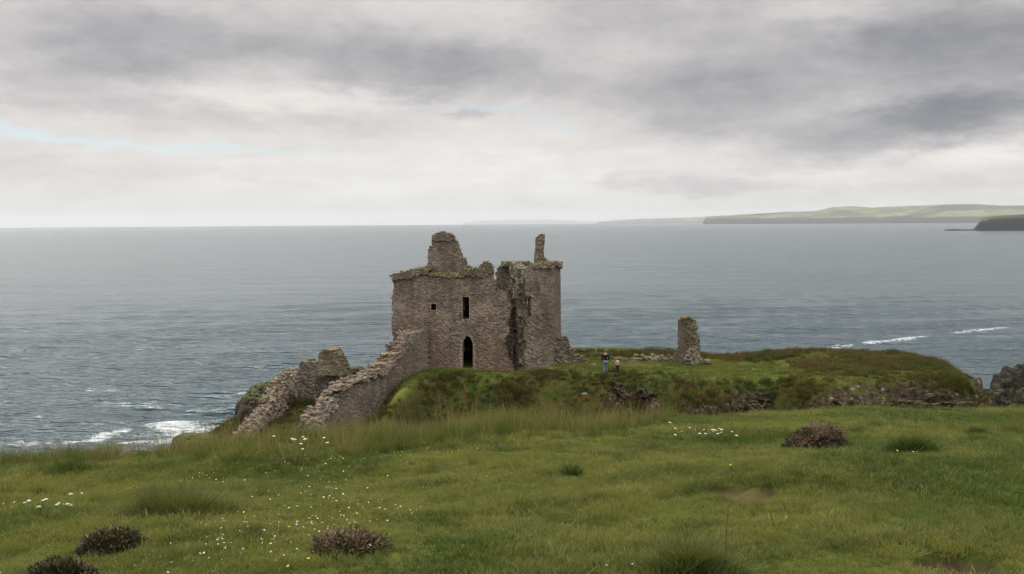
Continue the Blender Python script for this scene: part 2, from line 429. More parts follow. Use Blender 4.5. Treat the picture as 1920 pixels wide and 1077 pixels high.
def h_prom(x, y):
    n1 = fbm(x * 0.16, y * 0.16, oct=4, seed=11); n2 = fbm(x * 0.55, y * 0.55, oct=4, seed=12)
    B = ip(x, [(-30, -24), (-26, -19), (-22.5, -15.6), (-20, -13.9), (-17.5, -12.9), (-14, -12.5), (-11.5, -12.3), (-9.6, -11.8), (-8.4, -11.3), (-6.8, -10.98), (4, -10.95), (18, -10.95), (26, -10.8), (40, -10.85)])
    B = B + 0.10 * n1 * sstep(-9, -4, x) + 0.35 * n2 * sstep(-9, -14, x)
    B = B - 0.38 * np.exp(-((x - 0.3) / 2.6) ** 2 - ((y - 75.6) / 1.8) ** 2)
    B = B - sstep(72.5, 69.5, y) * ip(x, [(-30, 0), (-15, 0), (-12, 0.5), (-10, 1.3), (-9.2, 1.5), (-8.6, 1.0), (-7.8, 0.2), (-7.2, 0)])
    # terrace on the left leans towards the viewer
    B = B - np.clip(68 - y, 0, 12) * 0.10 * sstep(-7.5, -9.5, x)
    # raised back rim on the right
    B = B + (0.15 + 0.35 * n2 + 0.4 * n1) * np.exp(-((y - 79.5) / 1.5) ** 2) * sstep(4.5, 8, x) * (1 - 0.75 * np.exp(-((x - 14.8) / 1.2) ** 2)) + (0.0 + 0.5 * n1) * np.exp(-((y - 78) / 3.5) ** 2) * sstep(15, 19, x)
    yf = ip(x, [(-30, 60), (-24, 57), (-16, 55), (-12, 56), (-9.5, 58), (-8.0, 63), (-6.0, 69.3), (-3, 70.6), (0, 70.2), (2, 69.9), (6, 70.2), (9, 69.0), (11.5, 69.6), (14, 67.6), (18, 69.2), (21, 66.0), (25, 67.0), (31, 67.5), (36, 70), (42, 74)])
    yf = yf + n1 * 1.0 * sstep(-8, -3, x) + n2 * 0.5
    yb = ip(x, [(-30, 70), (-22, 70), (-14, 75), (-10, 86), (10, 86), (14, 83), (17, 82.5), (36, 83), (42, 80)]) + n1 * 1.2
    xr = 32.7 + ip(y, [(60, -2), (68, -0.5), (76, 1.0), (84, 0.0)]) + n2 * 0.8
    df = yf - y + 1.9; db = y - yb; dr = x - xr
    n3 = fbm(x * 1.3, y * 1.3, oct=3, seed=14)
    fl = sstep(-6.5, -8.5, x)                   # gentle in front of the left terrace
    df_ = np.maximum(df, 0)
    drop_f = np.where(df_ < 2.0, 0.5 * df_ ** 2 / 2.0, 1.0 + (df_ - 2.0) * 1.45) * (1 - fl) + fl * (0.35 * df_)
    steep = sstep(3.2, 4.2, df_ + n2 * 1.2) * 3.0
    drop_f = drop_f + steep * (1 - fl) + (0.35 * n3 * sstep(0.5, 1.6, df_)) * (1 - fl)
    db_ = np.maximum(db, 0); drop_b = 1.5 * db_ + 0.3 * n3 * sstep(0, 1, db_)
    dr_ = np.maximum(dr + 1.6, 0); drop_r = 0.25 * dr_ ** 2 + 2.0 * np.maximum(dr_ - 3.8, 0) + 0.5 * n3 * sstep(1, 3, dr_)
    z = B - drop_f - drop_b - drop_r
    return z, df, dr, n2
def h_all(x, y):
    zn = h_near0(x, y)
    # the near headland breaks off to the left and far right
    zn = zn - 1.1 * np.maximum(y - 26, 0) * sstep(0, 1, np.abs(x) / 20) - 0.9 * np.maximum(y - 34, 0)
    zp, df, dr, n2 = h_prom(x, y)
    valley = -24 - 10 * sstep(-8, -26, x) - 26 * sstep(-20, -36, x) - 12 * sstep(26, 40, x) + 2.0 * fbm(x * 0.12, y * 0.12, oct=3, seed=21)
    valley = np.where(y > 84, valley - (y - 84) * 2.5, valley)
    valley = np.where(y < 30, -60, valley)
    zf = np.where(y > 28, zp, -80.0)
    m = np.maximum(np.maximum(zn, zf), valley)
    m = np.maximum(m, -CZ - 5)
    return m
def ground_z(x, y): return float(h_all(np.array([float(x)]), np.array([float(y)]))[0]) + CZ
def hit(px, py, y0=3.0, y1=40.0, far=False):
    s, t = ray(px, py)
    for it in range(2):
        ys = np.linspace(y0, y1, 260)
        d = h_all(s * ys, ys) - t * ys
        k = int(np.argmax(d > 0)) if (d > 0).any() else len(ys) - 1
        y0, y1 = ys[max(0, k - 1)], ys[k]
    Y = ys[k]
    return s * Y, Y, ground_z(s * Y, Y)

# lawn edge: beyond this line the rough grass stands
_le = [(-300, 900), (0, 893), (250, 888), (400, 878), (520, 872), (600, 866), (700, 862), (800, 856), (900, 846), (1000, 836), (1100, 826), (1180, 818), (1240, 806)]
LE_S, LE_Y = [], []
for (a, b_) in _le:
    x_, y_, z_ = hit(a, b_); LE_S.append(x_ / y_); LE_Y.append(y_)
LE_S += [ray(1300, 800)[0], ray(1500, 800)[0], ray(1800, 790)[0], ray(2000, 780)[0]]; LE_Y += [15.6, 16.5, 15.5, 15.0]
def lawn_edge(x, y): return np.interp(x / np.maximum(y, 4), LE_S, LE_Y)

# mounds and bare ground patches, from where the photo shows them
def spots(lst):
    out = []
    for px, py, rx, ry in lst:
        x_, y_, z_ = hit(px, py); x2, _, _ = hit(px + rx, py); _, y2, _ = hit(px, py - ry)
        out.append((x_, y_, abs(x2 - x_), max(0.2, abs(y2 - y_))))
    return out
SOIL = spots([(1805, 1058, 95, 34), (1350, 922, 42, 9), (1418, 929, 44, 11), (1450, 914, 30, 4), (1385, 908, 25, 4)])
DRY = spots([(1805, 945, 60, 16), (1400, 915, 100, 14), (1300, 886, 120, 10), (900, 870, 120, 8), (560, 880, 180, 8), (1000, 1060, 90, 14), (1230, 858, 90, 6)])
FSOIL = [(9.5, 75.3, 2.2, 0.9), (-3.6, 73.8, 1.6, 0.5)]
def blobs(x, y, lst, seed):
    f = np.zeros_like(x)
    n = fbm(x * 3.0, y * 3.0, oct=3, seed=seed)
    for (a, b_, rx, ry) in lst:
        q = ((x - a) / rx) ** 2 + ((y - b_) / ry) ** 2 + n * 0.8
        f = np.maximum(f, sstep(1.25, 0.7, q))
    return f
def near_soil(x, y): return blobs(x, y, SOIL, 31)
def near_dry(x, y): return blobs(x, y, DRY, 32)

# near ground
def build_near():
    xs = np.arange(-34, 34.01, 0.14); ys = np.arange(-14, 32.21, 0.14)
    X, Y = np.meshgrid(xs, ys, indexing='ij')
    Z = h_all(X, Y)
    so = near_soil(X, Y); Z = Z - 0.07 * so
    ro = sstep(-0.4, 0.6, Y - lawn_edge(X, Y))
    V = np.stack([X, Y, Z + CZ], -1).reshape(-1, 3)
    o = mesh_np('ground', V, grid_faces(len(xs), len(ys)), M['near'], None, True,
                dict(rough=ro.ravel(), rock=np.zeros(V.shape[0]), soil=so.ravel(), dry=(near_dry(X, Y) * 0.55).ravel()))
    tag(o, kind='structure')
build_near()

def build_far():
    xs = np.arange(-62, 66.01, 0.22); ys = np.arange(32.06, 112, 0.22)
    X, Y = np.meshgrid(xs, ys, indexing='ij')
    Z = h_all(X, Y)
    zp, df, dr, n2 = h_prom(X, Y)
    gx, gy = np.gradient(Z, 0.22, 0.22)
    sl = np.sqrt(gx ** 2 + gy ** 2)
    r3 = fbm(X * 0.5, Y * 0.5, Z * 0.8, oct=4, seed=41)
    rock = sstep(1.5, 2.6, sl + r3 * 1.2) * 0.95
    # rock shows in the places where the bank is broken
    for (a, b_, rad) in ((7.5, 68.3, 1.8), (9.2, 68.0, 1.4), (16.5, 65.5, 1.8), (22, 66, 1.6), (26, 66.5, 2.6), (30, 67.5, 2.6), (34, 70.5, 3.2), (36.5, 74, 3.5), (36.5, 79, 3.0)):
        q = ((X - a) / rad) ** 2 + ((Y - b_) / rad) ** 2 + r3 * 2.2
        rock = np.maximum(rock, sstep(0.75, 0.5, q) * sstep(0.35, 0.9, sl))
    rock = np.maximum(rock, sstep(-14.2, -16.0, Z) * sstep(-0.2, 0.25, r3 + 0.15))
    rock = rock * (1 - 0.85 * sstep(-9.5, -8.5, X) * sstep(6.0, 4.0, X) * sstep(-16.5, -15.5, Z))
    rough = np.maximum(sstep(-0.6, 1.6, np.maximum(df, dr + 3.0) + 2.2 * r3), sstep(-7.6, -8.4, X))
    rough = np.maximum(rough, sstep(19, 25, X + 5 * r3) * sstep(0.25, -0.25, r3 - 0.1) * 0.9)
    rough = np.maximum(rough, sstep(78.2, 80.0, Y + 3.0 * r3) * 0.8)
    # push rock out as real relief
    k = rock * (1.5 * np.abs(fbm(X * 0.7, Y * 0.7, Z * 1.1, oct=4, gain=0.6, seed=43)) - 0.35)
    X2 = X + k * 0.8; Y2 = Y + k; Z2 = Z + k * 0.6
    V = np.stack([X2, Y2, Z2 + CZ], -1).reshape(-1, 3)
    o = mesh_np('promontory', V, grid_faces(len(xs), len(ys)), M['far'], None, True,
                dict(rough=rough.ravel(), rock=rock.ravel(), soil=blobs(X, Y, FSOIL, 33).ravel() * 0.6, dry=np.zeros(V.shape[0])))
    tag(o, kind='structure')
build_far()

# ------------------------------------------------------------------ sea
def sea_mat():
    m, t, b = mat('sea_water')
    g = t.new('ShaderNodeNewGeometry'); P = g.outputs['Position']
    n = t.noise(t.scale(P, (0.35, 1.0, 1.0)), 0.02, 4, 0.6)
    c = t.mix(t.mapr(n, 0.35, 0.65), (0.020, 0.044, 0.058), (0.036, 0.064, 0.080))
    fo = t.attr('foam')
    fn = t.noise(P, 0.9, 5, 0.7)
    ff = t.m('MULTIPLY', t.mapr(t.m('ADD', fo, t.m('MULTIPLY', t.m('SUBTRACT', fn, 0.5), 1.5)), 0.42, 1.0), 0.9)
    c2 = t.mix(ff, c, (0.62, 0.65, 0.66))
    t.set(b.inputs['Base Color'], c2)
    b.inputs['IOR'].default_value = 1.333
    b.inputs['Specular IOR Level'].default_value = 0.5
    rg = t.mapr(ff, 0, 1, 0.19, 0.9); t.set(b.inputs['Roughness'], rg)
    h = t.m('ADD', t.noise(t.scale(P, (0.55, 1.0, 1.0)), 0.55, 4, 0.65), t.m('MULTIPLY', t.noise(t.scale(P, (0.6, 1.0, 1.0)), 2.4, 4, 0.7), 0.35))
    h2 = t.noise(t.scale(P, (0.16, 1.0, 1.0)), 0.13, 5, 0.7)
    n1 = t.new('ShaderNodeBump'); n1.inputs['Strength'].default_value = 1.0; n1.inputs['Distance'].default_value = 0.9; t.set(n1.inputs['Height'], h)
    n2 = t.new('ShaderNodeBump'); n2.inputs['Strength'].default_value = 1.0; n2.inputs['Distance'].default_value = 3.0; t.set(n2.inputs['Height'], h2); t.l.new(n1.outputs[0], n2.inputs['Normal'])
    h3 = t.noise(t.scale(P, (0.10, 1.0, 1.0)), 0.026, 6, 0.75)
    n3 = t.new('ShaderNodeBump'); n3.inputs['Strength'].default_value = 1.0; n3.inputs['Distance'].default_value = 11; t.set(n3.inputs['Height'], h3); t.l.new(n2.outputs[0], n3.inputs['Normal'])
    t.l.new(n3.outputs[0], b.inputs['Normal'])
    return m
def build_sea():
    nr, na = 760, 1150
    inv = np.linspace(1 / 55.0, 1 / 22300.0, nr); r = 1 / inv
    a = np.linspace(-1, 1, na); a = np.sign(a) * (np.abs(a) * 0.62 + 0.75 * np.abs(a) ** 4)
    Rr, A = np.meshgrid(r, a, indexing='ij')
    X = Rr * np.sin(A); Y = Rr * np.cos(A)
    dr = Rr ** 2 * (inv[0] - inv[1])
    rng = np.random.RandomState(5)
    Z = np.zeros_like(X); steep = np.zeros_like(X)
    gain = 0.8 + 0.4 * (fbm(X / 60, Y / 34, oct=3, seed=61) + 0.15)       # groups of waves
    for i in range(46):
        L = 2.6 * (12.0) ** (i / 45.0)                                   # 3 to 39 m
        th = R(90 + 6) + rng.normal(0, 0.15)
        k = 2 * math.pi / L
        amp = 0.0200 * L ** 0.80 * rng.uniform(0.6, 1.4) * (1.0 if L < 24 else 0.6)
        ph = rng.uniform(0, 6.28)
        wob = 0.9 * fbm(X / (L * 4), Y / (L * 4), oct=2, seed=70 + i % 7)
        w = np.sin(k * (X * math.cos(th) + Y * math.sin(th)) + ph + wob * 2)
        w = (1 - np.abs(w)) * 2 - 1 if i % 2 else w
        fade = sstep(2.2, 5.0, L / dr)
        Z += amp * w * fade * gain
    Z = Z * 0.85
    # foam: breaking water below the cliff and the long streaks to the right
    def streak(pts, w, n=0.5):
        f = np.zeros_like(X)
        P = []
        for (px, py) in pts:
            s, t_ = ray(px, py); Yd = -CZ / t_; P.append((s * Yd, Yd))
        for (p, q) in zip(P[:-1], P[1:]):
            vx, vy = q[0] - p[0], q[1] - p[1]
            t_ = np.clip(((X - p[0]) * vx + (Y - p[1]) * vy) / (vx * vx + vy * vy), 0, 1)
            d = np.hypot(X - p[0] - t_ * vx, Y - p[1] - t_ * vy)
            f = np.maximum(f, np.exp(-(d / w) ** 2))
        return f
    n = fbm(X / 7, Y / 7, oct=4, seed=81)
    F = np.zeros_like(X)
    for pts, w, am in (([(298, 793), (330, 800), (372, 803)], 4.2, 1.0), ([(315, 806), (350, 812), (300, 825)], 3.0, 0.8), ([(140, 822), (180, 818), (230, 806)], 2.4, 0.9),
                       ([(230, 824), (300, 820)], 2.2, 0.9), ([(40, 832), (90, 828), (140, 824)], 1.6, 0.62), ([(200, 842), (215, 856), (180, 868)], 2.6, 0.85), ([(20, 868), (60, 880)], 2.5, 0.8),
                       ([(1628, 641), (1670, 637), (1745, 630)], 3.6, 0.8), ([(1560, 650), (1600, 645)], 4.0, 0.6), ([(1792, 623), (1850, 618), (1882, 614)], 3.6, 0.72), ([(1885, 606), (1905, 604)], 6, 0.5),
                       ([(1775, 431), (1835, 433), (1925, 434)], 20.0, 0.4)):
        F = np.maximum(F, streak(pts, w) * am + n * 0.22 * streak(pts, w * 1.8))
    F = np.clip(F, 0, 1)
    Z = Z + 0.25 * F * (Rr < 700)
    V = np.stack([X, Y, Z], -1).reshape(-1, 3)
    o = mesh_np('sea', V, grid_faces(nr, na)[:, ::-1], sea_mat(), None, True, dict(foam=F.ravel()))
    tag(o, kind='structure')
build_sea()

# ------------------------------------------------------------------ far coast
def hill_mat(name, grass, field, cliff, zc, sc_=1.0):
    m, t, b = mat(name)
    g = t.new('ShaderNodeNewGeometry'); P = g.outputs['Position']
    sz = t.new('ShaderNodeSeparateXYZ'); t.l.new(P, sz.inputs[0])
    v = t.new('ShaderNodeTexVoronoi'); t.set(v.inputs['Vector'], t.scale(P, (0.0035 * sc_, 0.0016 * sc_, 0.0))); v.inputs['Scale'].default_value = 1.0
    cs = t.new('ShaderNodeSeparateColor'); t.l.new(v.outputs['Color'], cs.inputs[0])
    c = t.mix(cs.outputs[0], grass, field)
    c = t.mix(t.mapr(t.noise(P, 0.0012 * sc_, 5, 0.6), 0.45, 0.6), c, tuple(x * 0.55 for x in grass))
    c = t.mix(t.mapr(t.noise(P, 0.0025 * sc_, 4, 0.6), 0.55, 0.7), c, (0.26, 0.20, 0.11))
    f = t.mapr(t.m('ADD', sz.outputs[2], t.m('MULTIPLY', t.noise(P, 0.004 * sc_, 3), zc * 0.6)), zc, zc * 1.35)
    c = t.mix(f, cliff, c)
    t.set(b.inputs['Base Color'], c)
    return m
def coast(name, prof, D0, D1, mat_, depth, cliff, seed, label_kind='structure'):
    """prof: skyline (px, py); base distance runs from D0 to D1"""
    px = np.linspace(prof[0][0], prof[-1][0], 260)
    py = np.interp(px, [p[0] for p in prof], [p[1] for p in prof])
    nv = 26
    V = []
    for i in range(len(px)):
        f = i / (len(px) - 1)
        D = D0 + (D1 - D0) * f
        s, t_ = ray(px[i], py[i])
        for j in range(nv):
            q = j / (nv - 1)
            Yd = D * (1 + depth * q * (1 if q < 0.75 else 1))
            top = CZ + t_ * (D * (1 + depth * 0.7)); low = -4 if D < 21000 else -90
            # profile inland: cliff, slope up to the ridge at 0.7, then down
            cl = min(cliff, max(top, 0.5) * 0.85)
            if q <= 0.04: h = low + (cl - low) * (q / 0.04)
            elif q <= 0.7: h = cl + (top - cl) * math.sin((q - 0.04) / 0.66 * math.pi / 2)
            else: h = top * (1 - ((q - 0.7) / 0.3) ** 2)
            V.append((s * Yd, Yd, h))
    V = np.array(V)
    nn = fbm(V[:, 0] / 420, V[:, 1] / 420, oct=4, seed=seed)
    q = np.tile(np.linspace(0, 1, nv), len(px))
    V[:, 1] += nn * depth * D0 * 0.05 * (q < 0.6)
    V[:, 2] += nn * V[:, 2].clip(0) * 0.10 * (q < 0.62) * (q > 0.05)
    o = mesh_np(name, V, grid_faces(len(px), nv), mat_, None, True)
    tag(o, kind=label_kind)
    return o
coast('hills', [(1319, 417), (1326, 407), (1340, 405.5), (1400, 402), (1470, 398), (1530, 396), (1560, 389), (1600, 387), (1640, 390), (1690, 388), (1760, 384), (1830, 383), (1880, 386), (1960, 387), (2150, 388), (2300, 395)],
      14500, 10800, hill_mat('far_hill_land', (0.055, 0.085, 0.036), (0.170, 0.165, 0.085), (0.035, 0.035, 0.035), 85), 0.16, 82, 91)
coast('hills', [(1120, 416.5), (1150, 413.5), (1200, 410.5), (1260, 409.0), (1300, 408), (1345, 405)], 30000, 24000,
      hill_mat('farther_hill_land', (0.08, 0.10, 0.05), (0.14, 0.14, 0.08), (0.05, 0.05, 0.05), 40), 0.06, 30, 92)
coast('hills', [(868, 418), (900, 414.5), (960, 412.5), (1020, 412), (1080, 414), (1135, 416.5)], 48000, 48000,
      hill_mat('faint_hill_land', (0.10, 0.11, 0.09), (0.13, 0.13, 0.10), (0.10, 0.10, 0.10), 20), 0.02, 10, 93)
coast('headland', [(1772, 430.5), (1790, 429.5), (1812, 430.5), (1826, 430), (1834, 421), (1842, 411), (1856, 407), (1880, 404.5), (1920, 402), (2000, 398), (2150, 392), (2350, 396)],
      3750, 3500, hill_mat('dark_headland_land', (0.022, 0.034, 0.014), (0.028, 0.038, 0.018), (0.010, 0.011, 0.013), 38, 4.0), 0.10, 46, 94)

# ------------------------------------------------------------------ masonry
def pip(x, y, poly):
    inside = np.zeros(x.shape, bool)
    n = len(poly)
    for i in range(n):
        x1, y1 = poly[i]; x2, y2 = poly[(i + 1) % n]
        c = ((y1 > y) != (y2 > y)) & (x < (x2 - x1) * (y - y1) / ((y2 - y1) if y2 != y1 else 1e-9) + x1)
        inside ^= c
    return inside
class Plane:
    """vertical wall plane following a plan polyline given as (photo px, distance)"""
    def __init__(s, *pts, raw=False):
        s.P = [Vector((ray(px, 538)[0] * d, d, 0)) if not raw else Vector((px, d, 0)) for px, d in pts]
        s.cum = [0]
        for a, b in zip(s.P[:-1], s.P[1:]): s.cum.append(s.cum[-1] + (b - a).length)
    def uz(s, px, py):
        """where the line of sight meets the wall plane (first segment that holds it, else the nearest end)"""
        sx, t_ = ray(px, py); best = None
        for i in range(len(s.P) - 1):
            a, b = s.P[i], s.P[i + 1]; d = b - a
            # a.x + k d.x = sx*(a.y + k d.y)
            den = d.x - sx * d.y
            if abs(den) < 1e-6: continue
            k = (sx * a.y - a.x) / den
            e = 0 if 0 <= k <= 1 else (-k if k < 0 else k - 1)
            if e > 0 and ((k < 0 and i > 0) or (k > 1 and i < len(s.P) - 2)): e += 10
            if best is None or e < best[0]:
                Y = a.y + k * d.y
                best = (e, s.cum[i] + k * d.length, CZ + t_ * Y)
        return best[1], best[2]
    def pos(s, u):
        u = np.asarray(u, float)
        X = np.zeros_like(u); Y = np.zeros_like(u); NX = np.zeros_like(u); NY = np.zeros_like(u)
        done = np.zeros(u.shape, bool)
        nseg = len(s.P) - 1
        norms = []
        for i in range(nseg):
            d = (s.P[i + 1] - s.P[i]).normalized(); norms.append((d, Vector((-d.y, d.x, 0))))   # points away from the viewer for left-to-right runs
        for i in range(nseg):
            msk = ~done & ((u <= s.cum[i + 1]) | (i == nseg - 1))
            d, nv = norms[i]
            k = u - s.cum[i]; L = s.cum[i + 1] - s.cum[i]
            n0 = (norms[i][1] + norms[i - 1][1]).normalized() if i > 0 else nv
            n1 = (nv + norms[i + 1][1]).normalized() if i < nseg - 1 else nv
            f = np.clip(k / max(L, 1e-6), 0, 1)
            w0 = np.clip(1 - f * L / 0.5, 0, 1) if i > 0 else 0 * f
            w1 = np.clip(1 - (1 - f) * L / 0.5, 0, 1) if i < nseg - 1 else 0 * f
            nx = nv.x * (1 - w0 - w1) + n0.x * w0 + n1.x * w1; ny = nv.y * (1 - w0 - w1) + n0.y * w0 + n1.y * w1
            X = np.where(msk, s.P[i].x + d.x * k, X); Y = np.where(msk, s.P[i].y + d.y * k, Y)
            NX = np.where(msk, nx, NX); NY = np.where(msk, ny, NY)
            done |= msk
        return X, Y, NX, NY
def masonry(name, plane, poly, thick, mt, parent=None, cell=0.15, holes=(), rag=0.12, jit=0.03, front=0.0, seed=1, px=True, kcell=None, inner=0.0):
    if px:
        poly = [plane.uz(*p) for p in poly]; holes = [[plane.uz(*p) for p in h] for h in holes]
    us = [p[0] for p in poly]; zs = [p[1] for p in poly]
    u0, u1, z0, z1 = min(us) - cell, max(us) + cell, min(zs) - cell, max(zs) + cell
    kc = kcell or 0.24
    nu = int((u1 - u0) / cell) + 2; nz = int((z1 - z0) / cell) + 2; nk = max(2, int(round(thick / kc)))
    kc = thick / nk
    uc = u0 + (np.arange(nu) + 0.5) * cell; zc = z0 + (np.arange(nz) + 0.5) * cell; kk = (np.arange(nk) + 0.5) * kc
    U, Zz, K = np.meshgrid(uc, zc, kk, indexing='ij')
    nx_ = fbm(U * 1.6, Zz * 1.6, K * 1.6 + seed, oct=3, seed=seed) * rag * 2.2
    nz_ = fbm(U * 1.6 + 50, Zz * 1.6, K * 1.6 + seed, oct=3, seed=seed + 9) * rag * 2.2
    fill = pip(U + nx_, Zz + nz_, poly)
    for h in holes:
        fill &= ~pip(U, Zz, h)
    # faces between full and empty cells
    Pd = np.pad(fill, 1)
    quads = []
    def vid(i, j, k): return (i * (nz + 1) + j) * (nk + 1) + k
    for ax, dlt, corners in ((0, 1, ((1, 0, 0), (1, 1, 0), (1, 1, 1), (1, 0, 1))), (0, -1, ((0, 0, 0), (0, 0, 1), (0, 1, 1), (0, 1, 0))),
                             (1, 1, ((0, 1, 0), (0, 1, 1), (1, 1, 1), (1, 1, 0))), (1, -1, ((0, 0, 0), (1, 0, 0), (1, 0, 1), (0, 0, 1))),
                             (2, 1, ((0, 0, 1), (1, 0, 1), (1, 1, 1), (0, 1, 1))), (2, -1, ((0, 0, 0), (0, 1, 0), (1, 1, 0), (1, 0, 0)))):
        nb = np.roll(Pd, -dlt, ax)[1:-1, 1:-1, 1:-1]
        I, J, Kk = np.nonzero(fill & ~nb)
        quads.append(np.stack([vid(I + a, J + b, Kk + c) for a, b, c in corners], -1))
    Q = np.concatenate(quads)[:, ::-1]
    used, invx = np.unique(Q.ravel(), return_inverse=True)
    Q = invx.reshape(-1, 4)
    k_ = used % (nk + 1); j_ = (used // (nk + 1)) % (nz + 1); i_ = used // ((nk + 1) * (nz + 1))
    rng = np.random.RandomState(seed)
    u = u0 + i_ * cell + rng.uniform(-1, 1, len(used)) * jit * 1.6
    z = z0 + j_ * cell + rng.uniform(-1, 1, len(used)) * jit * 1.3
    k = k_ * kc + rng.uniform(-1, 1, len(used)) * jit + 0.06 * fbm(u * 0.5, z * 0.5, oct=2, seed=seed + 3)
    X, Y, NX, NY = plane.pos(u)
    kd = k - front
    V = np.stack([X + NX * kd, Y + NY * kd, z], -1)
    return mesh_np(name, V, Q, mt, parent)

def at_base(px, py, Y):
    return Vector(at(px, py, Y))

# --- the castle ---------------------------------------------------
castle = empty('castle', (-4.0, 77.0, ground_z(-4.0, 77.0)))
tag(castle, 'roofless brown stone castle ruin with pointed doorway and tall gable above the sea', 'castle')
FW = Plane((736, 75.6), (960, 74.6))
front_poly = [(736, 700), (736, 524), (745, 520), (800, 514), (862, 515), (905, 513), (921, 516), (925, 536), (931, 548), (947, 549), (953, 560), (955, 590), (951, 608), (953, 622),
              (945, 634), (944, 652), (952, 672), (957, 686), (966, 712), (736, 712)]
door = [(866, 705), (866, 648), (868, 638), (872, 631), (877, 627), (882, 631), (886, 638), (888, 648), (888, 705)]
fwall = masonry('front_wall', FW, front_poly, 1.1, M['castle'], castle, 0.14,
        holes=[door, [(807, 569), (819, 569), (819, 583), (807, 583)], [(865.5, 555), (880, 555), (881, 600), (865, 600)], [(845, 616), (848, 616), (848, 620), (845, 620)]],
        rag=0.13, seed=2)
# wallhead: uneven capping stones in front of and above the wall
cap = [(735, 526), (735, 516), (742, 512), (757, 509), (775, 504), (790, 502), (806, 500), (806, 514), (860, 514), (875, 504), (888, 500), (898, 508), (903, 498), (912, 494), (920, 496), (922, 515), (900, 519), (860, 520), (800, 519), (760, 521)]
masonry('parapet', FW, cap, 1.25, M['oldstone'], fwall, 0.11, rag=0.12, jit=0.03, front=0.12, seed=3)
GP = Plane((790, 76.3), (890, 75.8))
gable_poly = [(803, 520), (803, 492), (801.5, 480), (804, 468), (809, 460), (811, 450), (810, 441), (820, 438), (830, 437), (838, 438), (850, 441), (850, 450), (857, 459), (860, 468), (866, 480), (873, 490), (875, 500), (877, 520)]
gab = masonry('gable', GP, gable_poly, 0.75, M['tower'], castle, 0.12, rag=0.09, jit=0.025, seed=4)
# gable chimney flue projecting slightly
masonry('chimney_breast', GP, [(811, 452), (811, 441), (820, 438), (838, 438), (849, 442), (849, 452)], 1.0, M['tower'], gab, 0.12, rag=0.05, front=0.12, seed=5)
# other walls of the main block
xl = ray(738, 538)[0] * 75.6 
def zpx(py, Y, px=850): return at(px, py, Y)[2]
base_z = zpx(712, 75)
def raw_wall(name, p, q, z1a, z1b, thick, mt, seed, rag=0.2, holes=(), z0=None):
    pl = Plane(p, q, raw=True); L = pl.cum[-1]
    z0 = base_z - 0.8 if z0 is None else z0
    n = 9; top = []
    rg = random.Random(seed)
    for i in range(n + 1):
        f = i / n; top.append((L * f, z1a + (z1b - z1a) * f + rg.uniform(-0.45, 0.2)))
    return masonry(name, pl, [(0, z0)] + top + [(L, z0)], thick, mt, castle, 0.2, holes=holes, rag=rag, seed=seed, px=False)
ztop = zpx(520, 75.6)
raw_wall('side_wall', (xl, 84.5), (xl, 76.55), ztop - 1.2, ztop - 0.25, 1.0, M['castle'], 11)
raw_wall('back_wall', (xl + 1.05, 84.5), (0.6, 84.5), ztop - 1.3, ztop - 1.6, 1.0, M['castle'], 12)
raw_wall('side_wall', (-1.15, 75.9), (-1.15, 84.4), ztop - 0.9, ztop - 1.6, 0.9, M['castle'], 13)
# unseen vaulted slabs, added inside to block sky light and keep the openings dark
def blocking_slab(name, x0, x1, y0, y1, z0, z1):
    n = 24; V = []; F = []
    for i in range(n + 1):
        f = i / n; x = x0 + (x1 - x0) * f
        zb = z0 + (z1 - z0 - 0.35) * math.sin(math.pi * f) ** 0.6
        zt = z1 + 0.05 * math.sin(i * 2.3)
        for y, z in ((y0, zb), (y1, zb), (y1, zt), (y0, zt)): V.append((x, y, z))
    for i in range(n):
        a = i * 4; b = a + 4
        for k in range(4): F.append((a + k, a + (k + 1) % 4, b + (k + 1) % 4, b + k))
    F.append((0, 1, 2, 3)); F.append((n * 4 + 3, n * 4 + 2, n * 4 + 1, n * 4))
    mesh_np(name, V, [tuple(f) for f in F], M['blocking_slab'], castle)
blocking_slab('light_blocking_slab', xl + 1.0, -1.2, 76.7, 84.4, zpx(640, 77), zpx(612, 77))
blocking_slab('light_blocking_slab', xl + 1.0, -1.2, 76.7, 84.4, zpx(560, 77), zpx(535, 77))
# dressed stone round the openings (front faces stand 5 cm proud)
def ring(name, plane, outer, inner_, depth, mt, front, parent):
    """closed frame between two outlines with equal point counts"""
    n = len(outer); V = []; F = []
    for kd in (-front, depth):
        for L in (outer, inner_):
            for p in L:
                u, z = plane.uz(*p); X, Y, NX, NY = plane.pos(np.array([u]))
                V.append((X[0] + NX[0] * kd, Y[0] + NY[0] * kd, z))
    for i in range(n - 1):
        j = i + 1
        fo, fi, bo, bi = 0, n, 2 * n, 3 * n
        F += [(fo + i, fo + j, fi + j, fi + i), (fo + i, bo + i, bo + j, fo + j), (fi + i, fi + j, bi + j, bi + i), (bo + i, bi + i, bi + j, bo + j)]
    F += [(0, n, 3 * n, 2 * n), (n - 1, 3 * n - 1, 4 * n - 1, 2 * n - 1)]
    return mesh_np(name, V, F, mt, parent)
dout = [(862, 692), (862, 647), (864.5, 637), (869.5, 629), (877, 621.5), (884.5, 629), (889.5, 637), (892, 647), (892, 692)]
din = [(867.2, 692), (867.2, 648), (868.7, 640), (872.4, 633), (877, 629), (881.6, 633), (885.5, 640), (886.8, 648), (886.8, 692)]
ring('doorway_surround', FW, dout, din, 0.5, M['dressed'], 0.05, fwall)
def rect_ring(x0, y0, x1, y1, w):
    o = [(x0 - w, y1 + w), (x0 - w, y0 - w), (x1 + w, y0 - w), (x1 + w, y1 + w), (x0 - w, y1 + w)]
    i = [(x0, y1), (x0, y0), (x1, y0), (x1, y1), (x0, y1)]
    return o, i
o_, i_ = rect_ring(808, 570, 818, 582, 2.0); ring('window_surround', FW, o_, i_, 0.45, M['dressed'], 0.04, fwall)
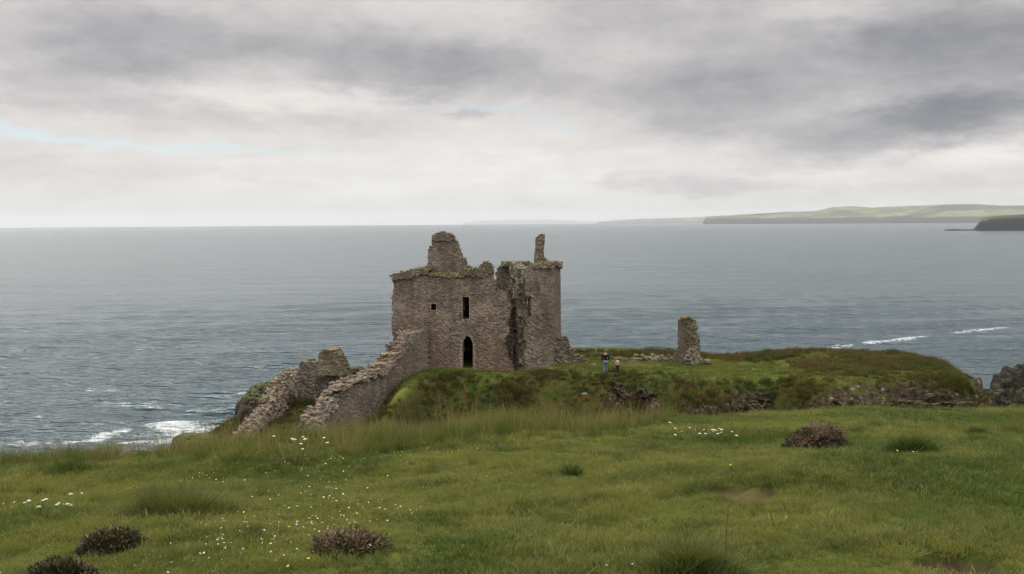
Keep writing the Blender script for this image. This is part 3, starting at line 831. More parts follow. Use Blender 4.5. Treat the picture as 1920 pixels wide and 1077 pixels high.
o_, i_ = rect_ring(867, 557, 880, 599, 2.0); ring('window_surround', FW, o_, i_, 0.45, M['dressed'], 0.04, fwall)
# stepped, broken cross wall seen at the right end
masonry('broken_cross_wall', Plane((926, 77.2), (962, 76.6)), [(924, 560), (926, 545), (931, 549), (940, 546), (953, 552), (957, 575), (958, 612), (964, 640), (960, 665), (968, 712), (924, 712)], 0.9, M['castle'], castle, 0.14, rag=0.22, jit=0.05, seed=6)
# lichen-topped bits on the wallhead
masonry('wallhead_stub', Plane((898, 77.0), (926, 77.0)), [(898, 520), (900, 500), (906, 496), (912, 492), (918, 495), (922, 504), (924, 520)], 0.8, M['oldstone'], castle, 0.12, rag=0.14, jit=0.05, seed=7)

tower = bpy.data.objects.new('tower', None); link(tower, castle)
# --- tower --------------------------------------------------------
tower_front = Plane((985, 75.4), (1036, 76.0), (1051, 78.4), (1049, 83.5))
tw = [(984, 712), (983, 690), (985, 640), (983, 600), (985.5, 560), (983, 520), (984, 503), (1036, 502), (1051, 505), (1049.5, 520), (1049.5, 712)]
# the last wing (hidden side) is built in plan
tu = [tower_front.uz(*p) for p in tw[:-3]]
um, zt_ = tower_front.uz(1036, 502); Lt = tower_front.cum[-1]
zb = zpx(712, 75)
tpoly = [tower_front.uz(984, 712), tower_front.uz(983, 690), tower_front.uz(986, 640), tower_front.uz(983, 600), tower_front.uz(986, 560), tower_front.uz(983, 520), tower_front.uz(985, 503),
         (um, zt_), (Lt * 0.8, zt_ - 0.1), (Lt, zt_ - 0.7), (Lt, zb - 0.6), (0, zb - 0.6)]
slot = [tower_front.uz(*p) for p in ((987, 557), (997, 556), (997, 593), (987, 592))]
hole2 = [tower_front.uz(*p) for p in ((1014, 588), (1017, 588), (1017, 592), (1014, 592))]
hole3 = [tower_front.uz(*p) for p in ((996, 655), (1000, 655), (1000, 659), (996, 659))]
masonry('tower_wall', tower_front, tpoly, 0.8, M['tower'], tower, 0.14, holes=[slot, hole2, hole3], rag=0.07, seed=21, px=False)
masonry('tower_coping', tower_front, [tower_front.uz(998, 505), tower_front.uz(1000, 497), tower_front.uz(1010, 493), tower_front.uz(1036, 491.5), (tower_front.cum[2], zpx(495, 78.4)), (Lt * 0.9, zpx(497, 82)), (Lt * 0.9, zpx(503, 82)), (tower_front.cum[2], zpx(503, 78.4)), tower_front.uz(1036, 501), tower_front.uz(1010, 503)],
        1.1, M['oldstone'], tower, 0.12, rag=0.07, jit=0.04, front=0.16, seed=22, px=False)
# broken return wall: pale, pinkish rubble core
brk = Plane((967, 79.4), (984, 75.9))
masonry('broken_tower_edge', brk, [(964, 712), (966, 660), (962, 630), (967, 600), (965, 560), (969, 530), (966, 508), (968, 500), (984, 498), (985, 712)], 0.5, M['rubble'], tower, 0.15,
        holes=[[(969, 572), (979, 568), (980, 602), (970, 606)], [(964, 650), (976, 645), (975, 662), (965, 668)], [(972, 520), (978, 518), (979, 534), (973, 536)]], rag=0.30, jit=0.075, front=0.5, seed=23)
masonry('broken_tower_edge', Plane((976, 75.9), (986, 75.4)), [(974, 712), (976, 690), (977, 640), (972, 612), (977, 590), (970, 560), (977, 540), (971, 520), (976, 508), (981, 506), (981, 712)], 0.45, M['rubble'], tower, 0.12, rag=0.13, jit=0.06, seed=24)
# recessed wall behind
masonry('recess_wall', Plane((928, 80.5), (970, 80.2)), [(930, 660), (930, 520), (932, 504), (936, 500), (970, 498), (970, 600), (958, 612), (956, 640), (972, 650), (972, 716), (930, 716)], 0.8, M['tower'], tower, 0.16, rag=0.08, seed=25)
masonry('recess_coping', Plane((940, 80.2), (1002, 80.2)), [(940, 499), (941, 492), (955, 491), (994, 491), (999, 494), (999, 498), (970, 499)], 1.2, M['oldstone'], tower, 0.12, rag=0.06, jit=0.04, front=0.3, seed=26)
masonry('tower_wall', Plane((985, 80.2), (1002, 80.2)), [(998, 500), (1002, 500), (1002, 716), (997, 716)], 1.0, M['tower'], tower, 0.16, rag=0.05, seed=28)
# dark room at first floor inside the gap and fallen core at its foot
masonry('fallen_masonry', Plane((944, 77.6), (984, 77.0)), [(944, 716), (946, 664), (955, 655), (966, 662), (974, 672), (982, 668), (984, 716)], 0.9, M['rubble'], tower, 0.15, rag=0.25, jit=0.06, seed=29)
masonry('floor_ledge', Plane((948, 78.6), (984, 78.2)), [(948, 628), (950, 611), (960, 606), (984, 604), (984, 616), (966, 622), (956, 632)], 1.6, M['tower'], tower, 0.15, rag=0.2, jit=0.05, seed=30)
# chimney fin on the tower
masonry('chimney', Plane((1000, 77.4), (1022, 77.2)), [(1002, 500), (1002.5, 480), (1001.5, 474), (1004, 472), (1003.5, 450), (1005, 446), (1011, 440), (1017, 440), (1018, 452), (1017, 476), (1018, 486), (1023, 487), (1022, 493), (1024, 500)], 0.8, M['oldstone'], tower, 0.1, rag=0.05, jit=0.03, seed=31)

# --- wall fragments ------------------------------------------------
def frag(name, label, cat, plane, poly, thick, mt, group=None, extra=(), **kw):
    p0 = plane.P[0]; pm = (plane.P[0] + plane.P[-1]) / 2
    root = empty(name, (pm.x, pm.y, ground_z(pm.x, pm.y)))
    tag(root, label, cat, group)
    masonry('masonry_face', plane, poly, thick, mt, root, **kw)
    for (nm, pl, po, th, m_, k2) in extra: masonry(nm, pl, po, th, m_, root, **k2)
    return root
frag('ruined_wall', 'broken wall fragment sloping down to grass right of the castle tower', 'wall', Plane((1036, 76.6), (1128, 77.5)),
     [(1030, 712), (1040, 690), (1043, 640), (1052, 634), (1060, 635), (1068, 641), (1074, 655), (1077, 664), (1090, 671), (1108, 678), (1125, 682), (1126, 700), (1070, 706)], 0.9, M['lowstone'], 'ruined walls round the castle',
     cell=0.15, rag=0.16, jit=0.05, seed=41)
frag('ruined_wall', 'low tumbled stone bank across the grass behind the two people', 'wall', Plane((1136, 77.3), (1268, 77.9)),
     [(1134, 692), (1136, 679), (1160, 673), (1175, 676), (1195, 671), (1215, 675), (1240, 671), (1262, 674), (1268, 692)], 1.2, M['lowstone'], 'ruined walls round the castle', cell=0.18, rag=0.2, jit=0.07, seed=42)
frag('ruined_wall', 'lone upright wall stump with lichen top standing on the right headland', 'wall', Plane((1272, 76.8), (1289, 76.4)),
     [(1259, 682), (1261, 668), (1268, 658), (1272, 650), (1272, 598), (1280, 596), (1290, 596), (1290, 682)], 0.8, M['stump'], 'ruined walls round the castle',
     extra=[('broken_core', Plane((1281, 76.2), (1315, 76.5)), [(1289, 684), (1290, 650), (1288, 636), (1286, 604), (1282, 598), (1283, 594), (1296, 594), (1303, 599), (1306, 612), (1307, 625), (1311, 636), (1313, 650), (1312, 662), (1313, 676), (1314, 684)], 0.8, M['oldstone'], dict(cell=0.12, rag=0.05, jit=0.06, seed=44)),
            ('fallen_core', Plane((1290, 75.4), (1316, 76.2)), [(1292, 684), (1293, 672), (1295, 655), (1302, 651), (1310, 658), (1315, 672), (1322, 679), (1325, 684)], 0.5, M['rubble'], dict(cell=0.13, rag=0.12, jit=0.05, seed=45))],
     cell=0.13, rag=0.015, jit=0.02, seed=46)
# sloping wall below the castle's left corner
frag('ruined_wall', 'long grey wall stepping down the slope from the castle left corner with pale rubble end', 'wall', Plane((592, 61.5), (660, 64.5), (724, 69.0)),
     [(640, 830), (596, 822), (590, 806), (596, 790), (604, 778), (618, 768), (626, 752), (640, 738), (655, 724), (675, 714), (700, 706), (722, 702), (726, 702), (726, 760), (705, 800), (700, 830)], 1.0, M['smoothstone'], 'ruined walls round the castle',
     extra=[('upper_wall', Plane((716, 68.6), (760, 71.6), (803, 74.8)), [(716, 770), (716, 702), (722, 700), (723, 684), (736, 682), (738, 666), (753, 663), (755, 646), (768, 644), (770, 628), (780, 624), (803, 621), (803, 706), (760, 740)], 1.0, M['smoothstone'], dict(cell=0.14, rag=0.12, jit=0.03, seed=52)),
            ('rubble_end', Plane((586, 60.8), (645, 63.2)), [(590, 830), (588, 808), (596, 788), (606, 772), (618, 762), (626, 748), (640, 736), (648, 732), (642, 742), (632, 756), (626, 770), (615, 785), (606, 806), (604, 830)], 1.5, M['rubble'], dict(cell=0.16, rag=0.22, jit=0.075, seed=53)),
            ('rubble_top', Plane((640, 62.9), (724, 68.5)), [(640, 740), (648, 726), (662, 716), (690, 705), (708, 699), (724, 690), (724, 703), (706, 709), (690, 711), (660, 723)], 1.2, M['rubble'], dict(cell=0.15, rag=0.16, jit=0.06, seed=54)),
            ('rubble_top', Plane((718, 68.0), (770, 72.2)), [(718, 706), (722, 684), (735, 682), (737, 665), (752, 662), (754, 645), (767, 643), (769, 626), (776, 622), (774, 634), (766, 654), (752, 672), (736, 688), (728, 702)], 1.2, M['rubble'], dict(cell=0.13, rag=0.07, jit=0.05, seed=55))],
     cell=0.14, rag=0.12, jit=0.03, seed=51)
frag('ruined_wall', 'low ruined wall with square pillar beside slanting heap of rubble nearest the sea', 'wall', Plane((555, 70.2), (655, 69.0)),
     [(558, 790), (559, 690), (562, 680), (572, 678), (594, 678), (597, 690), (599, 664), (604, 656), (612, 655), (628, 656), (634, 668), (640, 682), (648, 694), (652, 706), (656, 720), (690, 722), (690, 790)], 1.0, M['lowstone'], 'ruined walls round the castle',
     extra=[('pillar', Plane((596, 68.8), (642, 68.4)), [(598, 704), (598, 668), (603, 658), (612, 655), (626, 657), (633, 668), (640, 686), (644, 704)], 1.3, M['oldstone'], dict(cell=0.12, rag=0.03, jit=0.035, seed=62, front=0.1)),
            ('rubble_slope', Plane((466, 62.0), (520, 65.5), (562, 69.5)), [(462, 830), (468, 812), (480, 795), (497, 777), (510, 762), (520, 745), (533, 725), (545, 708), (556, 696), (562, 692), (560, 736), (545, 757), (526, 780), (508, 800), (500, 830)], 1.1, M['rubble'], dict(cell=0.15, rag=0.15, jit=0.075, seed=63))],
     cell=0.13, rag=0.06, jit=0.035, seed=61)

# --- rock outcrops --------------------------------------------------
def rock_obj(name, label, cat, c, rad, mt, seed, group=None, amp=0.28, sub=5, squash=1.0, shear=0.0):
    bm = bmesh.new(); bmesh.ops.create_icosphere(bm, subdivisions=sub, radius=1.0)
    me = bpy.data.meshes.new(name); bm.to_mesh(me); bm.free()
    n = len(me.vertices); co = np.zeros(n * 3); me.vertices.foreach_get('co', co); P = co.reshape(-1, 3)
    d = 1 + amp * fbm(P[:, 0] * 1.6 + seed, P[:, 1] * 1.6, P[:, 2] * 1.6, oct=5, gain=0.6, seed=seed)
    cr_ = np.abs(fbm(P[:, 0] * 3 + seed, P[:, 1] * 3, P[:, 2] * 2, oct=3, seed=seed + 2)); d = d - 0.10 * sstep(0.12, 0.0, cr_)
    P = P * d[:, None]
    P[:, 2] = np.sign(P[:, 2]) * np.abs(P[:, 2]) ** squash
    P = P * np.array(rad)
    P[:, 0] += shear * P[:, 2]
    me.vertices.foreach_set('co', P.ravel()); me.update()
    me.materials.append(mt)
    for p in me.polygons: p.use_smooth = False
    o = bpy.data.objects.new(name, me); o.location = c; COL.objects.link(o)
    tag(o, label, cat, group)
    return o
p = at(497, 762, 67.5); rock_obj('rock_outcrop', 'dark rock outcrop with grassy top left of the slanting rubble wall', 'rock', p, (1.75, 1.9, 1.75), M['rock'], 3, squash=0.75, shear=0.25)
p = at(668, 706, 72.0); rock_obj('rock_outcrop', 'small dark boulder capped with moss between the two ruined walls', 'rock', p, (0.95, 0.9, 0.72), M['bankrock'], 8, sub=4, squash=0.8)
p = at(368, 822, 60); rock_obj('rock_outcrop', 'brown rock slab poking from the cliff edge above the white surf', 'rock', (p[0], p[1], p[2] - 0.35), (1.5, 1.2, 0.7), M['rock'], 13, sub=4, squash=0.8)
p = at(1952, 803, 95); rock_obj('crag', 'dark jagged crag rising at the right edge beyond the headland', 'rock', p, (5.0, 6.0, 6.6), M['crag'], 21, sub=6, amp=0.7, squash=1.0, shear=0.35)
p = at(1876, 800, 92); rock_obj('crag', 'low dark foot of the crag dipping into the gap of sea', 'rock', p, (3.2, 3.5, 3.4), M['crag'], 27, sub=5, amp=0.7, squash=0.8, shear=0.3)
# embedded rocks in the bank (countable)
for i, (px, py, Y, rx, rz, lab) in enumerate([
        (1172, 738, 68.0, 0.95, 0.62, 'broad dark rock ledge jutting from the bank below the two people'),
        (1215, 742, 67.6, 0.8, 0.5, 'brown rock in the bank just right of the dark ledge'),
        (1245, 786, 65.0, 0.42, 0.16, 'flat pale stone slab lying at the foot of the bank'),
        (1430, 760, 66.0, 1.7, 0.95, 'weathered brown rock face low in the middle of the right bank'),
        (1396, 770, 65.0, 1.2, 0.8, 'dark stony knob at the left side of the weathered rock face'),
        (1712, 762, 66.5, 2.0, 1.0, 'dark cliff rock with pale streaks below the rounded headland'),
        (1640, 772, 65.8, 1.5, 0.9, 'low dark rock left of the streaked cliff rock'),
        (1770, 762, 69.5, 1.4, 0.8, 'steep dark rock shoulder at the right end of the headland')]):
    s_, t_ = ray(px, py); yy = np.linspace(56, 80, 800); k_ = int(np.argmax(h_all(s_ * yy, yy) - t_ * yy > 0)); Y = yy[k_]
    p = at(px, py, Y + 0.35); rock_obj('bank_rock', lab, 'rock', p, (rx, 0.75, rz * 0.85), M['bankrock'], 40 + i, 'rocks showing in the grassy bank', amp=0.9, sub=5, squash=0.9).rotation_euler = (0.3 * math.sin(i * 2.1), 0.45 * math.sin(i * 1.7 + 1), i * 1.3)
# a few pale blocks lying about
for i, (px, py, Y, r, lab) in enumerate([(1096, 740, 68.2, 0.16, 'small white stone on the bank below the tower'), (1326, 678, 76, 0.22, 'pale block at the right foot of the lone wall stump'), (1112, 686, 75.6, 0.2, 'pale block at the end of the low wall left of the standing adult'), (1030, 694, 75, 0.22, 'pale block on the grass at the foot of the tower')]):
    p = at(px, py, Y); rock_obj('loose_block', lab, 'stone', p, (r * 1.3, r, r * 0.8), M['rubble'], 60 + i, 'loose blocks on the headland', sub=3, squash=0.6)

# ------------------------------------------------------------------ instanced vegetation
HID = bpy.data.collections.new('plant_sources')      # never linked to the scene
def blades(name, n, hgt, spread, width, lean, mt, seed, seg=2, heads=None):
    rg = np.random.RandomState(seed); V = []; F = []; H = []; Rn = []
    for i in range(n):
        a = rg.uniform(0, 6.283); r = spread * math.sqrt(rg.uniform(0, 1)); x, y = r * math.cos(a), r * math.sin(a)
        h = hgt * rg.uniform(0.5, 1.1); la = rg.uniform(0, 6.283); lm = lean * rg.uniform(0.2, 1.0) * h
        la = a + rg.normal(0, 0.9)
        wa_ = rg.uniform(0, 3.14); wx, wy = math.cos(wa_) * width * rg.uniform(0.6, 1.2), math.sin(wa_) * width * rg.uniform(0.6, 1.2)
        b0 = len(V); rn = rg.uniform(0, 1)
        for s in range(seg + 1):
            f = s / seg; w = (1 - f) ** 0.7 if s < seg else 0.06
            cx = x + math.cos(la) * lm * f * f; cy = y + math.sin(la) * lm * f * f; cz = h * (f - 0.25 * (lm / h) * f * f) - 0.01
            V.append((cx - wx * w, cy - wy * w, cz)); V.append((cx + wx * w, cy + wy * w, cz)); H += [f, f]; Rn += [rn, rn]
        for s in range(seg):
            k = b0 + 2 * s; F.append((k, k + 1, k + 3, k + 2))
    o = mesh_np(name, V, F, mt, None, False, dict(h=H, rnd=Rn), do_link=False)
    HID.objects.link(o); return o
def flower(name, mt, r, h, seed, n=1):
    rg = np.random.RandomState(seed); V = []; F = []
    for q in range(n):
        x, y = rg.normal(0, 0.03, 2) if n > 1 else (0, 0); hh = h * rg.uniform(0.7, 1.1); rr = r * rg.uniform(0.7, 1.2)
        tx, ty = rg.normal(0, 0.25, 2)
        b = len(V); V.append((x, y, hh + rr * 0.35)); K = 7
        for k in range(K):
            a = k * 6.283 / K; V.append((x + rr * math.cos(a), y + rr * math.sin(a), hh + tx * rr * math.cos(a) + ty * rr * math.sin(a)))
        b2 = len(V); V.append((x, y, hh - rr * 0.3))
        for k in range(K):
            F.append((b, b + 1 + k, b + 1 + (k + 1) % K)); F.append((b2, b + 1 + (k + 1) % K, b + 1 + k))
    o = mesh_np(name, V, F, mt, None, False, do_link=False); HID.objects.link(o); return o
def scatter(name, P, rot, scl, idx, protos, label):
    cl = bpy.data.collections.new(name + '_sources')
    for i, p_ in enumerate(protos):
        q = bpy.data.objects.new('%s_source_%02d' % (name, i), p_.data); cl.objects.link(q)
    me = bpy.data.meshes.new(name); me.vertices.add(len(P)); me.vertices.foreach_set('co', np.asarray(P, np.float32).ravel())
    a = me.attributes.new('rot', 'FLOAT_VECTOR', 'POINT'); a.data.foreach_set('vector', np.asarray(rot, np.float32).ravel())
    a = me.attributes.new('scl', 'FLOAT', 'POINT'); a.data.foreach_set('value', np.asarray(scl, np.float32))
    a = me.attributes.new('idx', 'INT', 'POINT'); a.data.foreach_set('value', np.asarray(idx, np.int32))
    me.materials.append(protos[0].data.materials[0])
    o = bpy.data.objects.new(name, me); COL.objects.link(o)
    g = bpy.data.node_groups.new(name + '_nodes', 'GeometryNodeTree')
    g.interface.new_socket('Geometry', in_out='INPUT', socket_type='NodeSocketGeometry')
    g.interface.new_socket('Geometry', in_out='OUTPUT', socket_type='NodeSocketGeometry')
    gi = g.nodes.new('NodeGroupInput'); go = g.nodes.new('NodeGroupOutput')
    ip_ = g.nodes.new('GeometryNodeInstanceOnPoints'); ci = g.nodes.new('GeometryNodeCollectionInfo')
    ci.inputs['Collection'].default_value = cl; ci.inputs['Separate Children'].default_value = True; ci.inputs['Reset Children'].default_value = True
    def na(n, ty):
        q = g.nodes.new('GeometryNodeInputNamedAttribute'); q.data_type = ty; q.inputs[0].default_value = n; return q.outputs[0]
    g.links.new(gi.outputs[0], ip_.inputs['Points']); g.links.new(ci.outputs[0], ip_.inputs['Instance'])
    ip_.inputs['Pick Instance'].default_value = True
    g.links.new(na('idx', 'INT'), ip_.inputs['Instance Index']); g.links.new(na('rot', 'FLOAT_VECTOR'), ip_.inputs['Rotation']); g.links.new(na('scl', 'FLOAT'), ip_.inputs['Scale'])
    g.links.new(ip_.outputs[0], go.inputs[0])
    md = o.modifiers.new('scatter', 'NODES'); md.node_group = g
    tag(o, label, 'grass' if 'grass' in name else 'plants', kind='stuff')
    return o
RG = np.random.RandomState(99)
def rots(n, tilt=0.2):
    return np.stack([RG.normal(0, tilt, n), RG.normal(0, tilt, n), RG.uniform(0, 6.283, n)], -1)
def wedge(n, y0, y1, hw=0.66, pad=4.5):
    n = int(n * 1.5)
    """points in the strip of ground ahead, evenly spread over its area"""
    u = RG.uniform(0, 1, n * 2)
    y = np.sqrt(y0 ** 2 + (y1 ** 2 - y0 ** 2) * u)
    x = RG.uniform(-1, 1, n * 2) * (hw * y + pad)
    return x[:n], y[:n]
# lawn
LW = [blades('lawn_tuft', 40, 0.024 + 0.008 * i, 0.085, 0.0031, 1.0, M['lawn'], 200 + i) for i in range(5)]
x, y = wedge(110000, 3.0, 19.0); x2, y2 = wedge(40000, 3.0, 9.5); x = np.concatenate([x, x2]); y = np.concatenate([y, y2])
so = near_soil(x, y); edge = lawn_edge(x, y)
clump = fbm(x * 1.7, y * 1.7, oct=4, gain=0.65, seed=55) * 1.6
keep = (RG.uniform(0, 1, len(x)) > so * 3.0) & (y < edge + 1.5) & (RG.uniform(0, 1, len(x)) > 0.45 * near_dry(x, y))
x, y, clump = x[keep], y[keep], clump[keep]
z = h_all(x, y) + CZ
scatter('lawn_grass', np.stack([x, y, z], -1), rots(len(x)), (0.85 + 0.7 * np.clip(clump + 0.1, -0.3, 1)) * RG.uniform(0.6, 1.3, len(x)), RG.randint(0, 5, len(x)), LW, 'short cropped green turf covering the near ground')
# rough grass at the brow
RGH = [blades('rough_tuft', 46, 0.34 + 0.05 * i, 0.13, 0.0042, 0.75, M['rough'], 220 + i, 3) for i in range(5)]
x, y = wedge(15000, 7.5, 24.0)
edge = lawn_edge(x, y)
d = y - edge
hn = fbm(x * 0.75, y * 0.6, oct=4, gain=0.6, seed=57) * 1.5
right = sstep(0.14, 0.2, x / y)
keep = (d > RG.uniform(-0.5, 0.5, len(x))) & (RG.uniform(0, 1, len(x)) < 0.75 + hn * 0.6)
keep &= ~((right > 0.5) & (RG.uniform(0, 1, len(x)) < 0.55))
x, y, d, hn, right = x[keep], y[keep], d[keep], hn[keep], right[keep]
z = h_all(x, y) + CZ
hs = (0.42 + 0.95 * np.clip(hn + 0.3, 0, 1.2)) * (0.45 + 0.55 * sstep(-0.3, 1.2, d)) * (1 - 0.55 * right)
s_ = x / y
hs *= np.interp(s_, [ray(p_, 800)[0] for p_ in (0, 250, 400, 600, 800, 1000, 1130, 1260)], [0.6, 0.6, 0.65, 0.75, 0.7, 0.72, 0.9, 0.5])
scatter('rough_grass', np.stack([x, y, z], -1), rots(len(x), 0.15), hs * RG.uniform(0.7, 1.2, len(x)), RG.randint(0, 5, len(x)), RGH, 'long unkempt grass along the brow before the castle')
# uneven clumps standing up out of the turf
x, y = wedge(9000, 3.2, 17.0)
cn = fbm(x * 0.9, y * 1.1, oct=4, gain=0.6, seed=151)
keep = (cn > 0.12 + RG.uniform(-0.1, 0.12, len(x))) & (y < lawn_edge(x, y) + 0.5) & (near_soil(x, y) < 0.2); x, y, cn = x[keep], y[keep], cn[keep]
scatter('turf_clump_grass', np.stack([x, y, h_all(x, y) + CZ], -1), rots(len(x), 0.25), RG.uniform(0.12, 0.30, len(x)) * (0.8 + np.clip(cn, 0, 0.6)), RG.randint(0, 5, len(x)), RGH, 'uneven darker clumps of longer grass in the turf')
# seeding stalks above the rough grass
M['straw'] = leafy('straw_stalk', [(0.15, 0.13, 0.05), (0.20, 0.155, 0.07), (0.09, 0.095, 0.03)], (0.30, 0.20, 0.10), 1.0)
STK = [blades('grass_stalk', 6, 0.52, 0.10, 0.0026, 0.4, M['straw'], 240 + i, 4) for i in range(3)]
x, y = wedge(2800, 8.0, 20.0)
keep = (y > lawn_edge(x, y) + 0.3) & ((x / y < 0.17) | (RG.uniform(0, 1, len(x)) < 0.15)); x, y = x[keep], y[keep]
scatter('tall_grass_stalks', np.stack([x, y, h_all(x, y) + CZ], -1), rots(len(x), 0.12), RG.uniform(0.5, 1.1, len(x)), RG.randint(0, 3, len(x)), STK, 'thin seeding grass stalks above the rough brow')
x, y = wedge(1300, 3.2, 15.0)
keep = y < lawn_edge(x, y); x, y = x[keep], y[keep]
scatter('dead_grass_stalks', np.stack([x, y, h_all(x, y) + CZ], -1), rots(len(x), 0.35), RG.uniform(0.12, 0.32, len(x)), RG.randint(0, 3, len(x)), STK, 'sparse dead straw stalks in the near turf')
# bank and headland vegetation
BK = [blades('bank_tuft', 44, 0.30 + 0.06 * i, 0.22, 0.016, 0.9, M['bankgrass'], 260 + i, 2) for i in range(4)]
n = 52000
x = RG.uniform(-26, 41, n); y = RG.uniform(54, 84, n)
z, df, dr, n2 = h_prom(x, y); za = h_all(x, y)
e = 0.3
sl = np.hypot((h_all(x + e, y) - za) / e, (h_all(x, y + e) - za) / e)
rgh = np.maximum(np.maximum(sstep(-0.6, 1.6, df + 2.2 * fbm(x * 0.5, y * 0.5, za * 0.8, oct=4, seed=41)), sstep(-4, -1, dr)), np.maximum(sstep(-7.8, -8.6, x), np.maximum(sstep(78.3, 79.6, y + 2 * fbm(x * 0.5, y * 0.5, seed=77)) * 0.8, sstep(19, 25, x + 4 * fbm(x * 0.4, y * 0.4, seed=78)) * 0.75)))
patch = fbm(x * 0.4, y * 0.4, oct=3, seed=59)
keep = (RG.uniform(0, 1, n) < rgh * (0.8 + patch)) & (za > -17) & (sl < 3.0) & ~((x > -9.3) & (x < 3.5) & (y > 74.2))
x, y, za, patch = x[keep], y[keep], za[keep], patch[keep]
scatter('bank_grass', np.stack([x, y, za + CZ - 0.03], -1), rots(len(x), 0.25), (0.75 + 0.7 * np.clip(patch, -0.5, 1)) * RG.uniform(0.6, 1.35, len(x)), RG.randint(0, 4, len(x)), BK, 'shaggy brown green growth on the headland banks')
PK = [blades('headland_tuft', 30, 0.11 + 0.03 * i, 0.22, 0.014, 0.8, M['headturf'], 280 + i, 1) for i in range(3)]
n = 17000
x = RG.uniform(-8, 36, n); y = RG.uniform(67, 80, n); z, df, dr, n2 = h_prom(x, y)
keep = (df < 1.2) & (dr < -1) & ~((x > -9.3) & (x < 3.5) & (y > 74.2)) & (blobs(x, y, FSOIL, 33) < 0.4)
x, y = x[keep], y[keep]
scatter('headland_grass', np.stack([x, y, h_all(x, y) + CZ - 0.02], -1), rots(len(x), 0.2), RG.uniform(0.4, 1.2, len(x)), RG.randint(0, 3, len(x)), PK, 'short green turf on top of the castle headland')
# wild flowers, far too many to count
FW_ = [flower('clover_head', M['white_petal'], 0.0048, 0.045, 300 + i, 1) for i in range(3)]
FY_ = [flower('buttercup_head', M['yellow_petal'], 0.0075, 0.05, 310 + i, 1) for i in range(2)]
def flower_field(lst, nper):
    X = []; Y = []
    for (px, py, rx, ry, w) in lst:
        m_ = int(nper * w)
        c = hit(px, min(1110, py), 3.0, 22.0); e1 = hit(px + rx, min(1110, py), 3.0, 22.0); e2 = hit(px, py - ry, 3.0, 22.0)
        X.append(RG.normal(0, 0.55, m_) * abs(e1[0] - c[0]) + c[0]); Y.append(RG.normal(0, 0.55, m_) * abs(e2[1] - c[1]) + c[1])
    X = np.concatenate(X); Y = np.concatenate(Y); k = (Y > 3.5) & (Y < 22)
    return X[k], Y[k]
x, y = flower_field([(560, 960, 170, 70, 2.0), (430, 1020, 130, 40, 1.0), (640, 990, 90, 40, 0.6), (770, 965, 60, 30, 0.25), (600, 885, 200, 14, 0.5), (400, 925, 260, 25, 0.25), (150, 1000, 200, 60, 0.12), (1310, 814, 38, 6, 0.35), (960, 960, 900, 90, 0.15), (1400, 1060, 300, 20, 0.05)], 150)
scatter('white_flowers', np.stack([x, y, h_all(x, y) + CZ], -1), rots(len(x), 0.2), RG.uniform(0.3, 1.0, len(x)) ** 1.6 * 1.45, RG.randint(0, 3, len(x)), FW_, 'tiny white clover heads scattered through the turf')
x, y = flower_field([(350, 905, 110, 12, 1.0), (720, 862, 180, 8, 1.2), (540, 1010, 200, 50, 0.6), (25, 955, 40, 8, 0.5), (1620, 788, 160, 10, 0.8), (1700, 852, 60, 8, 0.4), (780, 838, 60, 20, 0.4), (1320, 815, 60, 8, 0.4), (960, 930, 900, 90, 0.25), (1540, 815, 30, 8, 0.1)], 34)
scatter('yellow_flowers', np.stack([x, y, h_all(x, y) + CZ], -1), rots(len(x), 0.2), RG.uniform(0.45, 1.1, len(x)), RG.randint(0, 2, len(x)), FY_, 'small yellow flowers dotted over the turf')

# ------------------------------------------------------------------ single plants
def tuft_mesh(name, parent, n, rx, ry, h, mt, seed, width=0.004, lean=0.6, dome=1.0, inner=0.5):
    """stems and leaves spread through a low dome"""
    rg = np.random.RandomState(seed); V = []; F = []; H = []; Rn = []; GX = []; GY = []
    o0 = Vector(parent.location)
    for i in range(n):
        a = rg.uniform(0, 6.283); r = min(1.5, abs(rg.normal(0, 0.52)) if dome else math.sqrt(rg.uniform(0, 1)))
        r *= 1 + 0.35 * math.sin(a * 2 + seed) * math.sin(a * 3 + seed * 2); x, y = r * rx * math.cos(a), r * ry * math.sin(a)
        dd = math.exp(-2.2 * r * r) if dome else 1.0
        lump = 0.8 + 0.35 * float(vnoise(x * 5, y * 5, None, seed))
        L = h * (0.18 + 0.82 * dd) * lump * rg.uniform(0.5, 1.2)
        la = a + rg.normal(0, 1.0); lm = lean * rg.uniform(0.1, 1.0) * L
        wa_ = rg.uniform(0, 3.14); w0 = width * rg.uniform(0.6, 1.3); wx, wy = math.cos(wa_) * w0, math.sin(wa_) * w0
        gz = 0.0
        b0 = len(V); rn = rg.uniform(0, 1); GX += [o0.x + x] * 8; GY += [o0.y + y] * 8
        for s in range(4):
            f = s / 3; w = (1 - f) ** 0.6 if s < 3 else 0.08
            V.append((o0.x + x + math.cos(la) * lm * f * f - wx * w, o0.y + y + math.sin(la) * lm * f * f - wy * w, gz + L * f - 0.02))
            V.append((o0.x + x + math.cos(la) * lm * f * f + wx * w, o0.y + y + math.sin(la) * lm * f * f + wy * w, gz + L * f - 0.02)); H += [f, f]; Rn += [rn, rn]
        for s in range(3): k = b0 + 2 * s; F.append((k, k + 1, k + 3, k + 2))
    V = np.array(V); V[:, 2] += h_all(np.array(GX), np.array(GY)) + CZ; V = V - np.array(parent.location)
    o = mesh_np(name, V, F, mt, None, False, dict(h=H, rnd=Rn))
    o.parent = parent
    return o
def ground_fast(x, y): return ground_z(x, y)
